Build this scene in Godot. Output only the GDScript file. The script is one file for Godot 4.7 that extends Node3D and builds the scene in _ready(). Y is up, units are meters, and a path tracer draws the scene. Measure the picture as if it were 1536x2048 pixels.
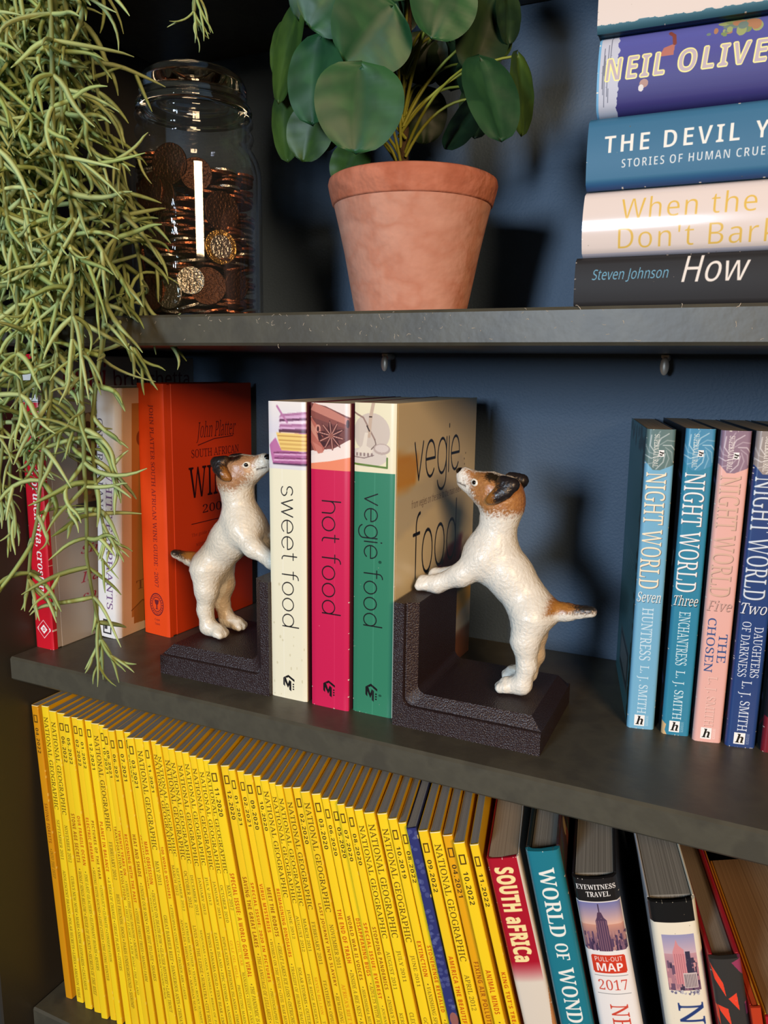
extends Node3D

# ------------------------------------------------------------------ helpers: meshes
class MB:
	var v := PackedVector3Array()
	var n := PackedVector3Array()
	var t := PackedVector2Array()
	var c := PackedColorArray()
	var ix := PackedInt32Array()
	var col := Color.WHITE
	func vert(p: Vector3, nn: Vector3, uv := Vector2.ZERO) -> int:
		v.append(p); n.append(nn); t.append(uv); c.append(col)
		return v.size() - 1
	func tri_i(a: int, b: int, d: int) -> void:   # counter-clockwise seen from outside
		ix.append(a); ix.append(d); ix.append(b)
	func quad(a: Vector3, b: Vector3, d: Vector3, e: Vector3, ua := Vector2(0, 1), ub := Vector2(1, 1), ud := Vector2(1, 0), ue := Vector2(0, 0)) -> void:
		var nn := (b - a).cross(d - a)
		if nn.length() < 1e-14:
			nn = (d - a).cross(e - a)
		nn = nn.normalized()
		var i := vert(a, nn, ua)
		vert(b, nn, ub); vert(d, nn, ud); vert(e, nn, ue)
		tri_i(i, i + 1, i + 2); tri_i(i, i + 2, i + 3)
	func tri(a: Vector3, b: Vector3, d: Vector3) -> void:
		var nn := (b - a).cross(d - a).normalized()
		var i := vert(a, nn)
		vert(b, nn); vert(d, nn)
		tri_i(i, i + 1, i + 2)
	# a box with chamfered edges; uv of the +x face runs from its +z edge (u 0) to its -z edge (u 1)
	func box(lo: Vector3, hi: Vector3, b := 0.0006) -> void:
		var m := (lo + hi) * 0.5
		var h := (hi - lo) * 0.5
		b = minf(b, minf(h.x, minf(h.y, h.z)) * 0.9)
		var q := h - Vector3(b, b, b)
		var ax := [[1, 2], [2, 0], [0, 1]]
		for a in 3:
			var u: int = ax[a][0]
			var w: int = ax[a][1]
			for s: float in [-1.0, 1.0]:
				var p := []
				for k in [[-1, -1], [1, -1], [1, 1], [-1, 1]]:
					var x := Vector3.ZERO
					x[a] = s * h[a]; x[u] = k[0] * q[u] * s; x[w] = k[1] * q[w]
					p.append(x)
				var uv := []
				for x: Vector3 in p:
					if a == 0: uv.append(Vector2(0.5 - x.z / h.z * 0.5 * s, 0.5 - x.y / h.y * 0.5))
					elif a == 1: uv.append(Vector2(0.5 + x.x / h.x * 0.5, 0.5 - x.z / h.z * 0.5))
					else: uv.append(Vector2(0.5 + x.x / h.x * 0.5, 0.5 - x.y / h.y * 0.5))
				quad(m + p[0], m + p[1], m + p[2], m + p[3], uv[0], uv[1], uv[2], uv[3])
		if b <= 0.0:
			return
		for a in 3:
			var u: int = ax[a][0]
			var w: int = ax[a][1]
			for su: float in [-1.0, 1.0]:
				for sw: float in [-1.0, 1.0]:
					var p1 := Vector3.ZERO
					var p2 := Vector3.ZERO
					p1[u] = su * h[u]; p1[w] = sw * q[w]
					p2[u] = su * q[u]; p2[w] = sw * h[w]
					var d := Vector3.ZERO
					d[a] = q[a]
					fq(m + p1 - d, m + p1 + d, m + p2 + d, m + p2 - d, m)
		for sx: float in [-1.0, 1.0]:
			for sy: float in [-1.0, 1.0]:
				for sz: float in [-1.0, 1.0]:
					var s := Vector3(sx, sy, sz)
					var a1 := m + Vector3(h.x, q.y, q.z) * s
					var a2 := m + Vector3(q.x, h.y, q.z) * s
					var a3 := m + Vector3(q.x, q.y, h.z) * s
					if (a2 - a1).cross(a3 - a1).dot(s) > 0: tri(a1, a2, a3)
					else: tri(a1, a3, a2)
	func fq(a: Vector3, b: Vector3, d: Vector3, e: Vector3, inside: Vector3) -> void:   # quad turned away from a point inside
		var uv := Vector2(0.5, 0.02)
		if (b - a).cross(d - a).dot((a + d) * 0.5 - inside) > 0: quad(a, b, d, e, uv, uv, uv, uv)
		else: quad(a, e, d, b, uv, uv, uv, uv)
	# a round tube along points
	func tube(p: PackedVector3Array, r: PackedFloat32Array, sides := 6, flat := 1.0) -> void:
		var d := (p[1] - p[0]).normalized()
		var u := d.cross(Vector3(0.31, 0.2, 0.93)).normalized()
		var base := v.size()
		var m := p.size()
		for i in m:
			var dd := (p[mini(i + 1, m - 1)] - p[maxi(i - 1, 0)]).normalized()
			u = (u - dd * u.dot(dd)).normalized()
			var w := dd.cross(u)
			for k in sides:
				var a := TAU * k / sides
				var o := u * cos(a) + w * sin(a) * flat
				vert(p[i] + o * r[i], o.normalized(), Vector2(float(k) / sides, float(i) / m))
		for i in m - 1:
			for k in sides:
				var a := base + i * sides + k
				var b := base + i * sides + (k + 1) % sides
				tri_i(a, b, b + sides); tri_i(a, b + sides, a + sides)
		for e in 2:
			var at := 0 if e == 0 else m - 1
			var dd := (p[0] - p[1]).normalized() if e == 0 else (p[m - 1] - p[m - 2]).normalized()
			var ci := vert(p[at] + dd * r[at] * 0.6, dd)
			for k in sides:
				var a := base + at * sides + k
				var b := base + at * sides + (k + 1) % sides
				if e == 0: tri_i(ci, b, a)
				else: tri_i(ci, a, b)
	# profile of (radius, height) going up along the outside turns round the y axis
	func lathe(p: PackedVector2Array, seg := 48, wob := 0.0) -> void:
		var base := v.size()
		var m := p.size()
		for i in m:
			var d := (p[mini(i + 1, m - 1)] - p[maxi(i - 1, 0)]).normalized()
			for k in seg + 1:
				var a := TAU * k / seg
				var w := 1.0 + wob * (sin(a * 3.0 + p[i].y * 90.0) * 0.5 + sin(a * 5.0 + 1.3 + p[i].y * 40.0) * 0.3)
				vert(Vector3(cos(a) * p[i].x * w, p[i].y, sin(a) * p[i].x * w), Vector3(d.y * cos(a), -d.x, d.y * sin(a)).normalized(), Vector2(float(k) / seg * 3.0, p[i].y * 10.0))
		for i in m - 1:
			for k in seg:
				var a := base + i * (seg + 1) + k
				tri_i(a, a + seg + 1, a + seg + 2); tri_i(a, a + seg + 2, a + 1)
	# closed outline in x and z (counter-clockwise seen from above means x to the right, z towards us) raised from y0 to y1; u follows x over width w
	func prism(o: PackedVector2Array, y0: float, y1: float, w: float, u0 := 0.0, u1 := 1.0) -> void:
		var m := o.size()
		var area := 0.0
		for i in m:
			var q := o[(i + 1) % m]
			area += o[i].x * q.y - q.x * o[i].y
		for i in m:
			var a := o[i]
			var b := o[(i + 1) % m]
			if area < 0.0:
				a = o[(i + 1) % m]; b = o[i]
			var ua := lerpf(u0, u1, a.x / w + 0.5)
			var ub := lerpf(u0, u1, b.x / w + 0.5)
			var first := v.size()
			sq(a, b, y0, y1, ua, ub)
			# round over gentle bends
			var na := n[first]
			var prv := o[(i - 1 + m) % m] if area > 0.0 else o[(i + 2) % m]
			var nxt := o[(i + 2) % m] if area > 0.0 else o[(i - 1 + m) % m]
			var n0 := edge_n(prv, a)
			var n1 := edge_n(b, nxt)
			if n0.dot(na) > 0.6:
				n[first + 1] = (n0 + na).normalized(); n[first + 2] = n[first + 1]
			if n1.dot(na) > 0.6:
				n[first] = (n1 + na).normalized(); n[first + 3] = n[first]
		var ti := Geometry2D.triangulate_polygon(o)
		for k in range(0, ti.size(), 3):
			for top in 2:
				var y := y1 if top else y0
				var id := []
				for j in 3:
					var q := o[ti[k + j]]
					id.append(vert(Vector3(q.x, y, q.y), Vector3(0, 1 if top else -1, 0), Vector2(lerpf(u0, u1, q.x / w + 0.5), 0.003 if top else 0.997)))
				var p := v[id[0]]
				var up := (v[id[1]] - p).cross(v[id[2]] - p).y > 0
				if up == (top == 1): tri_i(id[0], id[1], id[2])
				else: tri_i(id[0], id[2], id[1])
	func edge_n(a: Vector2, b: Vector2) -> Vector3:
		return Vector3(b.y - a.y, 0, a.x - b.x).normalized()
	func sq(a: Vector2, b: Vector2, y0: float, y1: float, ua: float, ub: float) -> void:
		quad(Vector3(b.x, y0, b.y), Vector3(a.x, y0, a.y), Vector3(a.x, y1, a.y), Vector3(b.x, y1, b.y), Vector2(ub, 1), Vector2(ua, 1), Vector2(ua, 0), Vector2(ub, 0))
	func ball(at: Vector3, r: Vector3, seg := 14, rings := 8, turn := Basis.IDENTITY) -> void:
		var base := v.size()
		for i in rings + 1:
			var f := PI * i / rings
			for k in seg + 1:
				var a := TAU * k / seg
				var d := Vector3(sin(f) * cos(a), cos(f), sin(f) * sin(a))
				vert(at + turn * (d * r), (turn * (d / r)).normalized(), Vector2(float(k) / seg, float(i) / rings))
		for i in rings:
			for k in seg:
				var a := base + i * (seg + 1) + k
				tri_i(a, a + 1, a + seg + 2); tri_i(a, a + seg + 2, a + seg + 1)
	func done() -> ArrayMesh:
		var arr := []
		arr.resize(Mesh.ARRAY_MAX)
		arr[Mesh.ARRAY_VERTEX] = v
		arr[Mesh.ARRAY_NORMAL] = n
		arr[Mesh.ARRAY_TEX_UV] = t
		arr[Mesh.ARRAY_COLOR] = c
		arr[Mesh.ARRAY_INDEX] = ix
		var m := ArrayMesh.new()
		m.add_surface_from_arrays(Mesh.PRIMITIVE_TRIANGLES, arr)
		return m

# ------------------------------------------------------------------ helpers: nodes
var names := {}
func numbered(called: String) -> String:
	names[called] = names.get(called, -1) + 1
	return called if names[called] == 0 else "%s_%03d" % [called, names[called]]

func tag(o: Node, label: String, category: String, group := "", kind := "") -> Node:
	if label: o.set_meta("label", label)
	if category: o.set_meta("category", category)
	if group: o.set_meta("group", group)
	if kind: o.set_meta("kind", kind)
	return o

func thing(called: String, label: String, category: String, at := Vector3.ZERO, group := "") -> Node3D:
	var o := Node3D.new()
	o.name = numbered(called)
	add_child(o, true)
	o.position = at
	tag(o, label, category, group)
	return o

func part(called: String, mesh: Mesh, mat: Material, parent: Node) -> MeshInstance3D:
	var o := MeshInstance3D.new()
	o.name = numbered(called) if parent == self else sub_name(called, parent)
	o.mesh = mesh
	o.material_override = mat
	parent.add_child(o, true)
	return o

func sub_name(called: String, parent: Node) -> String:
	var k := 0
	var s := called
	while parent.has_node(s):
		k += 1
		s = "%s_%03d" % [called, k]
	return s

func mat(c: Color, rough := 0.6, spec := 0.5) -> StandardMaterial3D:
	var m := StandardMaterial3D.new()
	m.albedo_color = c
	m.roughness = rough
	m.metallic_specular = spec
	return m

func rgb(r: int, g: int, b: int) -> Color:
	return Color(r / 255.0, g / 255.0, b / 255.0)

func noise_tex(freq: float, oct: int, sd: int, size := 256, ramp: Gradient = null, kind := FastNoiseLite.TYPE_SIMPLEX_SMOOTH) -> NoiseTexture2D:
	var f := FastNoiseLite.new()
	f.seed = sd
	f.noise_type = kind
	f.frequency = freq
	f.fractal_octaves = oct
	var t := NoiseTexture2D.new()
	t.width = size
	t.height = size
	t.seamless = true
	t.noise = f
	if ramp: t.color_ramp = ramp
	return t

func ramp(cols: Array, at: Array) -> Gradient:
	var g := Gradient.new()
	g.colors = PackedColorArray(cols)
	g.offsets = PackedFloat32Array(at)
	return g

func bump(m: StandardMaterial3D, t: Texture2D, cm: float, scale: float, world := false) -> StandardMaterial3D:
	m.heightmap_enabled = true
	m.heightmap_texture = t
	m.heightmap_scale = cm
	m.uv1_triplanar = true
	m.uv1_world_triplanar = world
	m.uv1_scale = Vector3.ONE * scale
	return m

# ------------------------------------------------------------------ helpers: print on paper (lettering, pictures)
var fonts := {}
var raster := {}
func font_rids(f: String, skew: float, fat: float) -> Array:
	var key := "%s|%.2f|%.2f" % [f, skew, fat]
	if not fonts.has(key):
		var s := SystemFont.new()
		s.font_names = PackedStringArray(["Droid Serif" if f.begins_with("serif") else "Droid Sans Mono" if f == "mono" else "Droid Sans"])
		s.font_weight = 700 if f.ends_with("bold") else 400
		var fv := FontVariation.new()
		fv.base_font = s
		fv.variation_transform = Transform2D(Vector2(1, skew), Vector2(0, 1), Vector2.ZERO)
		fv.variation_embolden = fat
		fonts[key] = fv
	return fonts[key].get_rids()

# the ink of one line of lettering, white with alpha
func ink(s: String, f := "sans", skew := 0.0, fat := 0.0, space := 0.0) -> Image:
	var key := "%s|%s|%.2f|%.2f|%.1f" % [s, f, skew, fat, space]
	if raster.has(key):
		return raster[key]
	if f == "thin":
		raster[key] = thin_ink(s)
		return raster[key]
	var ts := TextServerManager.get_primary_interface()
	var st := ts.create_shaped_text()
	ts.shaped_text_add_string(st, s, font_rids(f, skew, fat), 64)
	ts.shaped_text_shape(st)
	var gl := ts.shaped_text_get_glyphs(st)
	var wid := 60.0
	for g in gl:
		wid += g.advance + space
		ts.font_render_glyph(g.font_rid, Vector2i(g.font_size, 0), g.index)
	var out := Image.create_empty(int(wid) + 40, 130, false, Image.FORMAT_LA8)
	var sheets := {}
	var x := 30.0
	for g in gl:
		var sz := Vector2i(g.font_size, 0)
		var ti := ts.font_get_glyph_texture_idx(g.font_rid, sz, g.index)
		if ti >= 0:
			var sk := "%d|%d" % [g.font_rid.get_id(), ti]
			if not sheets.has(sk):
				sheets[sk] = ts.font_get_texture_image(g.font_rid, sz, ti)
			var r := ts.font_get_glyph_uv_rect(g.font_rid, sz, g.index)
			var o := ts.font_get_glyph_offset(g.font_rid, sz, g.index)
			out.blend_rect(sheets[sk], Rect2i(r), Vector2i(int(x + o.x + g.offset.x), int(90 + o.y + g.offset.y)))
		x += g.advance + space
	ts.free_rid(st)
	var used := out.get_used_rect()
	if used.size.x > 0: out = out.get_region(used)
	out.convert(Image.FORMAT_RGBA8)
	raster[key] = out
	return out

# hairline lettering drawn as strokes
func thin_ink(s: String) -> Image:
	var k := 84.0
	var lines := []
	var x := 0.0
	for ch in s:
		var L := []
		var adv := 0.84
		match ch:
			"o": L = [arc2(0.42, 0.5, 0.42, 0.5, 0, 360)]
			"e": L = [arc2(0.42, 0.5, 0.42, 0.5, 0, 320), [Vector2(0, 0.5), Vector2(0.84, 0.5)]]
			"d": L = [arc2(0.42, 0.5, 0.42, 0.5, 0, 360), [Vector2(0.84, 0), Vector2(0.84, 1.45)]]
			"a": L = [arc2(0.42, 0.5, 0.42, 0.5, 0, 360), [Vector2(0.84, 0), Vector2(0.84, 1.0)]]
			"g":
				L = [arc2(0.42, 0.5, 0.42, 0.5, 0, 360), [Vector2(0.84, 1), Vector2(0.84, -0.1)], arc2(0.42, -0.1, 0.42, 0.36, 0, -165)]
			"f":
				L = [[Vector2(0.22, 0), Vector2(0.22, 1.15)], arc2(0.52, 1.15, 0.3, 0.3, 180, 90), [Vector2(0, 1), Vector2(0.5, 1)]]
				adv = 0.5
			"t":
				L = [[Vector2(0.2, 1.32), Vector2(0.2, 0.2)], arc2(0.42, 0.22, 0.22, 0.22, 180, 270), [Vector2(0, 1), Vector2(0.44, 1)]]
				adv = 0.44
			"h":
				L = [[Vector2(0, 0), Vector2(0, 1.45)], arc2(0.36, 0.6, 0.36, 0.4, 180, 0), [Vector2(0.72, 0.6), Vector2(0.72, 0)]]
				adv = 0.72
			"n", "m":
				L = [[Vector2(0, 0), Vector2(0, 1.0)], arc2(0.36, 0.6, 0.36, 0.4, 180, 0), [Vector2(0.72, 0.6), Vector2(0.72, 0)]]
				adv = 0.72
			"v":
				L = [[Vector2(0, 1), Vector2(0.36, 0)], [Vector2(0.36, 0), Vector2(0.72, 1)]]
				adv = 0.72
			"w":
				L = [[Vector2(0, 1), Vector2(0.28, 0), Vector2(0.56, 1), Vector2(0.84, 0), Vector2(1.12, 1)]]
				adv = 1.12
			"s":
				L = [arc2(0.3, 0.75, 0.28, 0.25, 30, 260), arc2(0.3, 0.25, 0.3, 0.25, 80, -150)]
				adv = 0.6
			"i":
				L = [[Vector2(0.0, 0), Vector2(0.0, 1)], [Vector2(0.0, 1.3), Vector2(0.0, 1.36)]]
				adv = 0.0
			" ":
				adv = 0.3
		for l in L:
			var q := PackedVector2Array()
			for p: Vector2 in l:
				q.append(Vector2((x + p.x) * k + 6, (1.55 - p.y) * k))
			lines.append(q)
		x += adv + 0.24
	var out := Image.create_empty(int(x * k) + 12, int(2.1 * k), false, Image.FORMAT_RGBA8)
	for q: PackedVector2Array in lines:
		stroke(out, q, 3.2, Color.WHITE)
	var used := out.get_used_rect()
	return out.get_region(used)

func arc2(cx: float, cy: float, rx: float, ry: float, a0: float, a1: float) -> Array:
	var o := []
	for i in 21:
		var a := deg_to_rad(lerpf(a0, a1, i / 20.0))
		o.append(Vector2(cx + cos(a) * rx, cy + sin(a) * ry))
	return o

# soft-edged line of half width r
func stroke(im: Image, q: PackedVector2Array, r: float, col: Color) -> void:
	var W := im.get_width()
	var H := im.get_height()
	for i in q.size() - 1:
		var a := q[i]
		var d := q[i + 1] - a
		var ll := maxf(d.length_squared(), 1e-6)
		for y in range(maxi(0, int(minf(a.y, a.y + d.y) - r - 1)), mini(H, int(maxf(a.y, a.y + d.y) + r + 2))):
			for x in range(maxi(0, int(minf(a.x, a.x + d.x) - r - 1)), mini(W, int(maxf(a.x, a.x + d.x) + r + 2))):
				var p := Vector2(x + 0.5, y + 0.5) - a
				var s := (p - d * clampf(p.dot(d) / ll, 0, 1)).length()
				var al := clampf(r + 0.5 - s, 0, 1) * col.a
				if al > 0.0:
					var o := im.get_pixel(x, y)
					if o.a < 0.999: im.set_pixel(x, y, Color(col.r, col.g, col.b, maxf(o.a, al)))
					else: im.set_pixel(x, y, o.lerp(Color(col.r, col.g, col.b, 1), al))

func tinted(im: Image, col: Color) -> Image:
	var d := im.get_data()
	var r := int(col.r * 255)
	var g := int(col.g * 255)
	var b := int(col.b * 255)
	var al := col.a
	for i in range(0, d.size(), 4):
		d[i] = r; d[i + 1] = g; d[i + 2] = b
		if al < 1.0: d[i + 3] = int(d[i + 3] * al)
	return Image.create_from_data(im.get_width(), im.get_height(), false, Image.FORMAT_RGBA8, d)

# lettering that fills the box x0..x1, y0..y1 (fractions of the picture); down: it reads downwards
func put(im: Image, s: String, x0: float, x1: float, y0: float, y1: float, col: Color, f := "sans", down := true, skew := 0.0, fat := 0.0, space := 0.0) -> void:
	var g: Image = ink(s, f, skew, fat, space).duplicate()
	var W := im.get_width()
	var H := im.get_height()
	var w := maxi(2, int(round((x1 - x0) * W)))
	var h := maxi(2, int(round((y1 - y0) * H)))
	var len_ := h if down else w
	var hi := w if down else h
	if g.get_height() > hi * 2 or g.get_width() > len_ * 2:
		g.resize(maxi(len_, g.get_width() / 2), maxi(hi, g.get_height() / 2), Image.INTERPOLATE_BILINEAR)
	g.resize(len_, hi, Image.INTERPOLATE_BILINEAR if g.get_height() > hi else Image.INTERPOLATE_CUBIC)
	g = tinted(g, col)
	if down: g.rotate_90(CLOCKWISE)
	im.blend_rect(g, Rect2i(0, 0, g.get_width(), g.get_height()), Vector2i(int(round(x0 * W)), int(round(y0 * H))))

func page(w: int, h: int, col: Color) -> Image:
	var im := Image.create_empty(w, h, false, Image.FORMAT_RGBA8)
	im.fill(col)
	return im

func fr(im: Image, x0: float, x1: float, y0: float, y1: float, col: Color) -> void:
	var W := im.get_width()
	var H := im.get_height()
	var r := Rect2i(int(x0 * W), int(y0 * H), maxi(1, int(ceil((x1 - x0) * W))), maxi(1, int(ceil((y1 - y0) * H))))
	if col.a >= 1.0: im.fill_rect(r, col)
	else:
		var s := Image.create_empty(r.size.x, r.size.y, false, Image.FORMAT_RGBA8)
		s.fill(col)
		im.blend_rect(s, Rect2i(Vector2i.ZERO, r.size), r.position)

# filled outline given in fractions
func poly(im: Image, pts: Array, col: Color) -> void:
	var W := im.get_width()
	var H := im.get_height()
	var q := PackedVector2Array()
	var y0 := 1e9
	var y1 := -1e9
	for p: Vector2 in pts:
		q.append(Vector2(p.x * W, p.y * H))
		y0 = minf(y0, p.y * H); y1 = maxf(y1, p.y * H)
	for y in range(maxi(0, int(y0)), mini(H, int(y1) + 1)):
		var xs := []
		for i in q.size():
			var a := q[i]
			var b := q[(i + 1) % q.size()]
			if (a.y <= y + 0.5) != (b.y <= y + 0.5):
				xs.append(a.x + (y + 0.5 - a.y) / (b.y - a.y) * (b.x - a.x))
		xs.sort()
		for k in range(0, xs.size() - 1, 2):
			var xa := maxi(0, int(round(xs[k])))
			var xb := mini(W, int(round(xs[k + 1])))
			if xb > xa:
				if col.a >= 1.0: im.fill_rect(Rect2i(xa, y, xb - xa, 1), col)
				else:
					for x in range(xa, xb): im.set_pixel(x, y, im.get_pixel(x, y).lerp(Color(col.r, col.g, col.b), col.a))

func oval(im: Image, cx: float, cy: float, rx: float, ry: float, col: Color, turn := 0.0) -> void:
	var o := []
	for i in 28:
		var a := TAU * i / 28
		var d := Vector2(cos(a) * rx, sin(a) * ry)
		if turn != 0.0:
			var k := float(im.get_width()) / im.get_height()
			d = Vector2(d.x * k, d.y).rotated(turn)
			d.x /= k
		o.append(Vector2(cx, cy) + d)
	poly(im, o, col)

func line(im: Image, pts: Array, r: float, col: Color) -> void:
	var q := PackedVector2Array()
	for p: Vector2 in pts: q.append(Vector2(p.x * im.get_width(), p.y * im.get_height()))
	stroke(im, q, r, col)

func fade(im: Image, x0: float, x1: float, y0: float, y1: float, a: Color, b: Color, across := false) -> void:
	var n := 48
	for i in n:
		var c := a.lerp(b, (i + 0.5) / n)
		if across: fr(im, lerpf(x0, x1, float(i) / n), lerpf(x0, x1, (i + 1.0) / n), y0, y1, c)
		else: fr(im, x0, x1, lerpf(y0, y1, float(i) / n), lerpf(y0, y1, (i + 1.0) / n), c)

func soften(im: Image, x0: float, x1: float, y0: float, y1: float, k: int) -> void:
	var r := Rect2i(int(x0 * im.get_width()), int(y0 * im.get_height()), int((x1 - x0) * im.get_width()), int((y1 - y0) * im.get_height()))
	var s := im.get_region(r)
	var q := 1
	while q < k:
		q *= 2
		s.resize(maxi(2, r.size.x / q), maxi(2, r.size.y / q), Image.INTERPOLATE_BILINEAR)
	s.resize(r.size.x, r.size.y, Image.INTERPOLATE_CUBIC)
	im.blit_rect(s, Rect2i(Vector2i.ZERO, r.size), r.position)

# rubbed corners, specks and creases of a used spine
func wear(im: Image, sd: int, how := 1.0, tint := Color(0.93, 0.9, 0.84)) -> void:
	var g := RandomNumberGenerator.new()
	g.seed = sd
	var W := im.get_width()
	var H := im.get_height()
	for i in int(26 * how):
		var s := g.randi_range(1, 3)
		var at := Vector2i(0 if g.randf() < 0.5 else W - s, g.randi_range(0, H))
		if g.randf() < 0.35: at = Vector2i(g.randi_range(0, W), 0 if g.randf() < 0.4 else H - s)
		im.fill_rect(Rect2i(at, Vector2i(s, g.randi_range(1, 5))), tint)
	for i in int(10 * how):
		im.fill_rect(Rect2i(g.randi_range(0, W), g.randi_range(0, H), g.randi_range(1, 2), g.randi_range(1, 2)), Color(0.35, 0.3, 0.25).lerp(tint, g.randf()))

func printed(im: Image, rough := 0.4, spec := 0.5, coat := 0.0) -> StandardMaterial3D:
	var m := mat(Color.WHITE, rough, spec)
	m.albedo_texture = ImageTexture.create_from_image(im)
	m.texture_repeat = false
	if coat > 0.0:
		m.clearcoat_enabled = true
		m.clearcoat = coat
		m.clearcoat_roughness = 0.12
	return m

# ------------------------------------------------------------------ books
# A book stands on the origin: thickness along x, spine facing +z at z = 0, height along y.
var paper: StandardMaterial3D
var paper_grey: StandardMaterial3D

func pages_material(a: Color, b: Color, sd: int) -> StandardMaterial3D:
	var im := page(256, 4, a)
	var g := RandomNumberGenerator.new()
	g.seed = sd
	for x in 256:
		var k := g.randf()
		im.fill_rect(Rect2i(x, 0, 1, 4), a.lerp(b, k * k))
	var m := printed(im, 0.85, 0.3)
	m.texture_repeat = true
	return m

# outline of the spine, seen from above: rounded by bulge, its side edges by r, thickness th
func spine_outline(w: float, bulge: float, r: float, th: float, back: float) -> PackedVector2Array:
	var o := PackedVector2Array()
	var n := 14
	for i in n + 1:
		var x := lerpf(-w / 2, w / 2, float(i) / n)
		var z := -bulge * pow(2.0 * x / w, 2.0)
		var e := w / 2 - absf(x)
		if e < r: z -= r - sqrt(maxf(0.0, r * r - (r - e) * (r - e)))
		o.append(Vector2(x, z))
	o.append(Vector2(w / 2, -back))
	o.append(Vector2(w / 2 - th, -back))
	for i in range(n - 1, 0, -1):
		var x := lerpf(-w / 2, w / 2, float(i) / n) * (1.0 - 2.0 * th / w)
		o.append(Vector2(x, -bulge * pow(2.0 * x / w, 2.0) - th - r * 0.3))
	o.append(Vector2(-w / 2 + th, -back))
	o.append(Vector2(-w / 2, -back))
	return o

# o: spine (material), front, rear (materials of the +x and -x boards), pages, bulge, r, th (board thickness), over (boards past the pages), hinge, fan (front board opened, radians)
func book(called: String, label: String, category: String, w: float, h: float, d: float, o: Dictionary, group := "") -> Node3D:
	var t := thing(called, label, category, Vector3.ZERO, group)
	var th: float = o.get("th", 0.0006)
	var over: float = o.get("over", 0.0003)
	var bulge: float = o.get("bulge", 0.0006)
	var r: float = o.get("r", 0.0012)
	var hinge: float = o.get("hinge", 0.0)
	var back: float = bulge + r + (0.0012 if hinge == 0.0 else 0.0035)
	var sp := MB.new()
	sp.prism(spine_outline(w, bulge, r, th, back), 0.0, h, w)
	part("spine", sp.done(), o.spine, t)
	for s: float in [1.0, -1.0]:
		var b := MB.new()
		var z1 := -back - (0.0005 if hinge == 0.0 else 0.004)
		b.box(Vector3(-th if s > 0 else 0.0, 0, -d - z1), Vector3(0.0 if s > 0 else th, h, 0), minf(th * 0.3, 0.0006))
		var c := part("front_cover" if s > 0 else "back_cover", b.done(), o.get("front" if s > 0 else "rear", o.spine), t)
		c.position = Vector3(s * w / 2, 0, z1)
		if s > 0 and o.has("fan"): c.rotation.y = o.fan
		if hinge > 0.0:
			var g := MB.new()
			g.box(Vector3(s * w / 2 - (th * 0.75 if s > 0 else -th * 0.2), 0.0006, z1 - 0.001), Vector3(s * w / 2 - (th * 0.2 if s > 0 else -th * 0.75), h - 0.0006, -back + 0.001), 0.0002)
			part("hinge", g.done(), o.get("hingemat", o.get("front", o.spine)), t)
	var p := MB.new()
	var zi := -bulge - th - r * 0.4 - 0.0004
	var ww := w / 2 - th - 0.0002
	p.box(Vector3(-ww, over, -d + over), Vector3(ww, h - over - o.get("low", 0.0), zi - o.get("dip", 0.0)), 0.0003)
	part("pages", p.done(), o.get("pages", paper), t)
	if o.get("band", false):
		var hb := MB.new()
		for k in 2:
			var pts := PackedVector3Array()
			var rr := PackedFloat32Array()
			for i in 9:
				var x := lerpf(-ww, ww, i / 8.0)
				pts.append(Vector3(x, h - over - 0.0002 if k == 0 else over, -bulge * pow(x / ww, 2.0) - th - 0.001))
				rr.append(0.0011)
			hb.tube(pts, rr, 6)
		part("headband", hb.done(), o.get("bandmat", paper), t)
	return t

# leaning by lean (radians, towards -x), turned by yaw, its lowest edge on y
func stand(t: Node3D, x: float, y: float, z: float, w: float, yaw := 0.0, lean := 0.0) -> void:
	var b := Basis(Vector3.UP, yaw) * Basis(Vector3.BACK, lean)
	t.basis = b
	# pivot: the bottom left corner of the spine
	t.position = Vector3(x, y, z) - b * Vector3(-w / 2, 0, 0)

# lying flat, spine towards us and the head of the book to the left
func lay(t: Node3D, x: float, y: float, z: float, w: float, yaw := 0.0) -> void:
	var b := Basis(Vector3.UP, yaw) * Basis(Vector3.BACK, PI / 2)
	t.basis = b
	t.position = Vector3(x, y + w / 2, z) - b * Vector3(0, 0.24, 0)

func house_mark(im: Image, x0: float, x1: float, y0: float, y1: float, c: Color) -> void:
	var f := func(a: float, b: float) -> Vector2: return Vector2(lerpf(x0, x1, a), lerpf(y0, y1, b))
	poly(im, [f.call(0, 0.22), f.call(0.16, 0.30), f.call(0.16, 0.76), f.call(0, 0.66)], c)
	poly(im, [f.call(0, 0.22), f.call(0.2, 0.12), f.call(0.42, 0.56), f.call(0.42, 0.82)], c)
	poly(im, [f.call(0.42, 0.56), f.call(0.54, 0.30), f.call(0.70, 0.38), f.call(0.42, 0.82)], c)
	poly(im, [f.call(0.54, 0.32), f.call(0.72, 0.40), f.call(0.72, 1.0), f.call(0.54, 0.92)], c)
	poly(im, [f.call(0.2, 0.12), f.call(0.46, 0.0), f.call(1.0, 0.24), f.call(1.0, 0.38), f.call(0.46, 0.14), f.call(0.28, 0.22)], c)
	for k in 3: fr(im, lerpf(x0, x1, 0.84), lerpf(x0, x1, 0.96), lerpf(y0, y1, 0.5 + k * 0.15), lerpf(y0, y1, 0.58 + k * 0.15), c)

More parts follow.
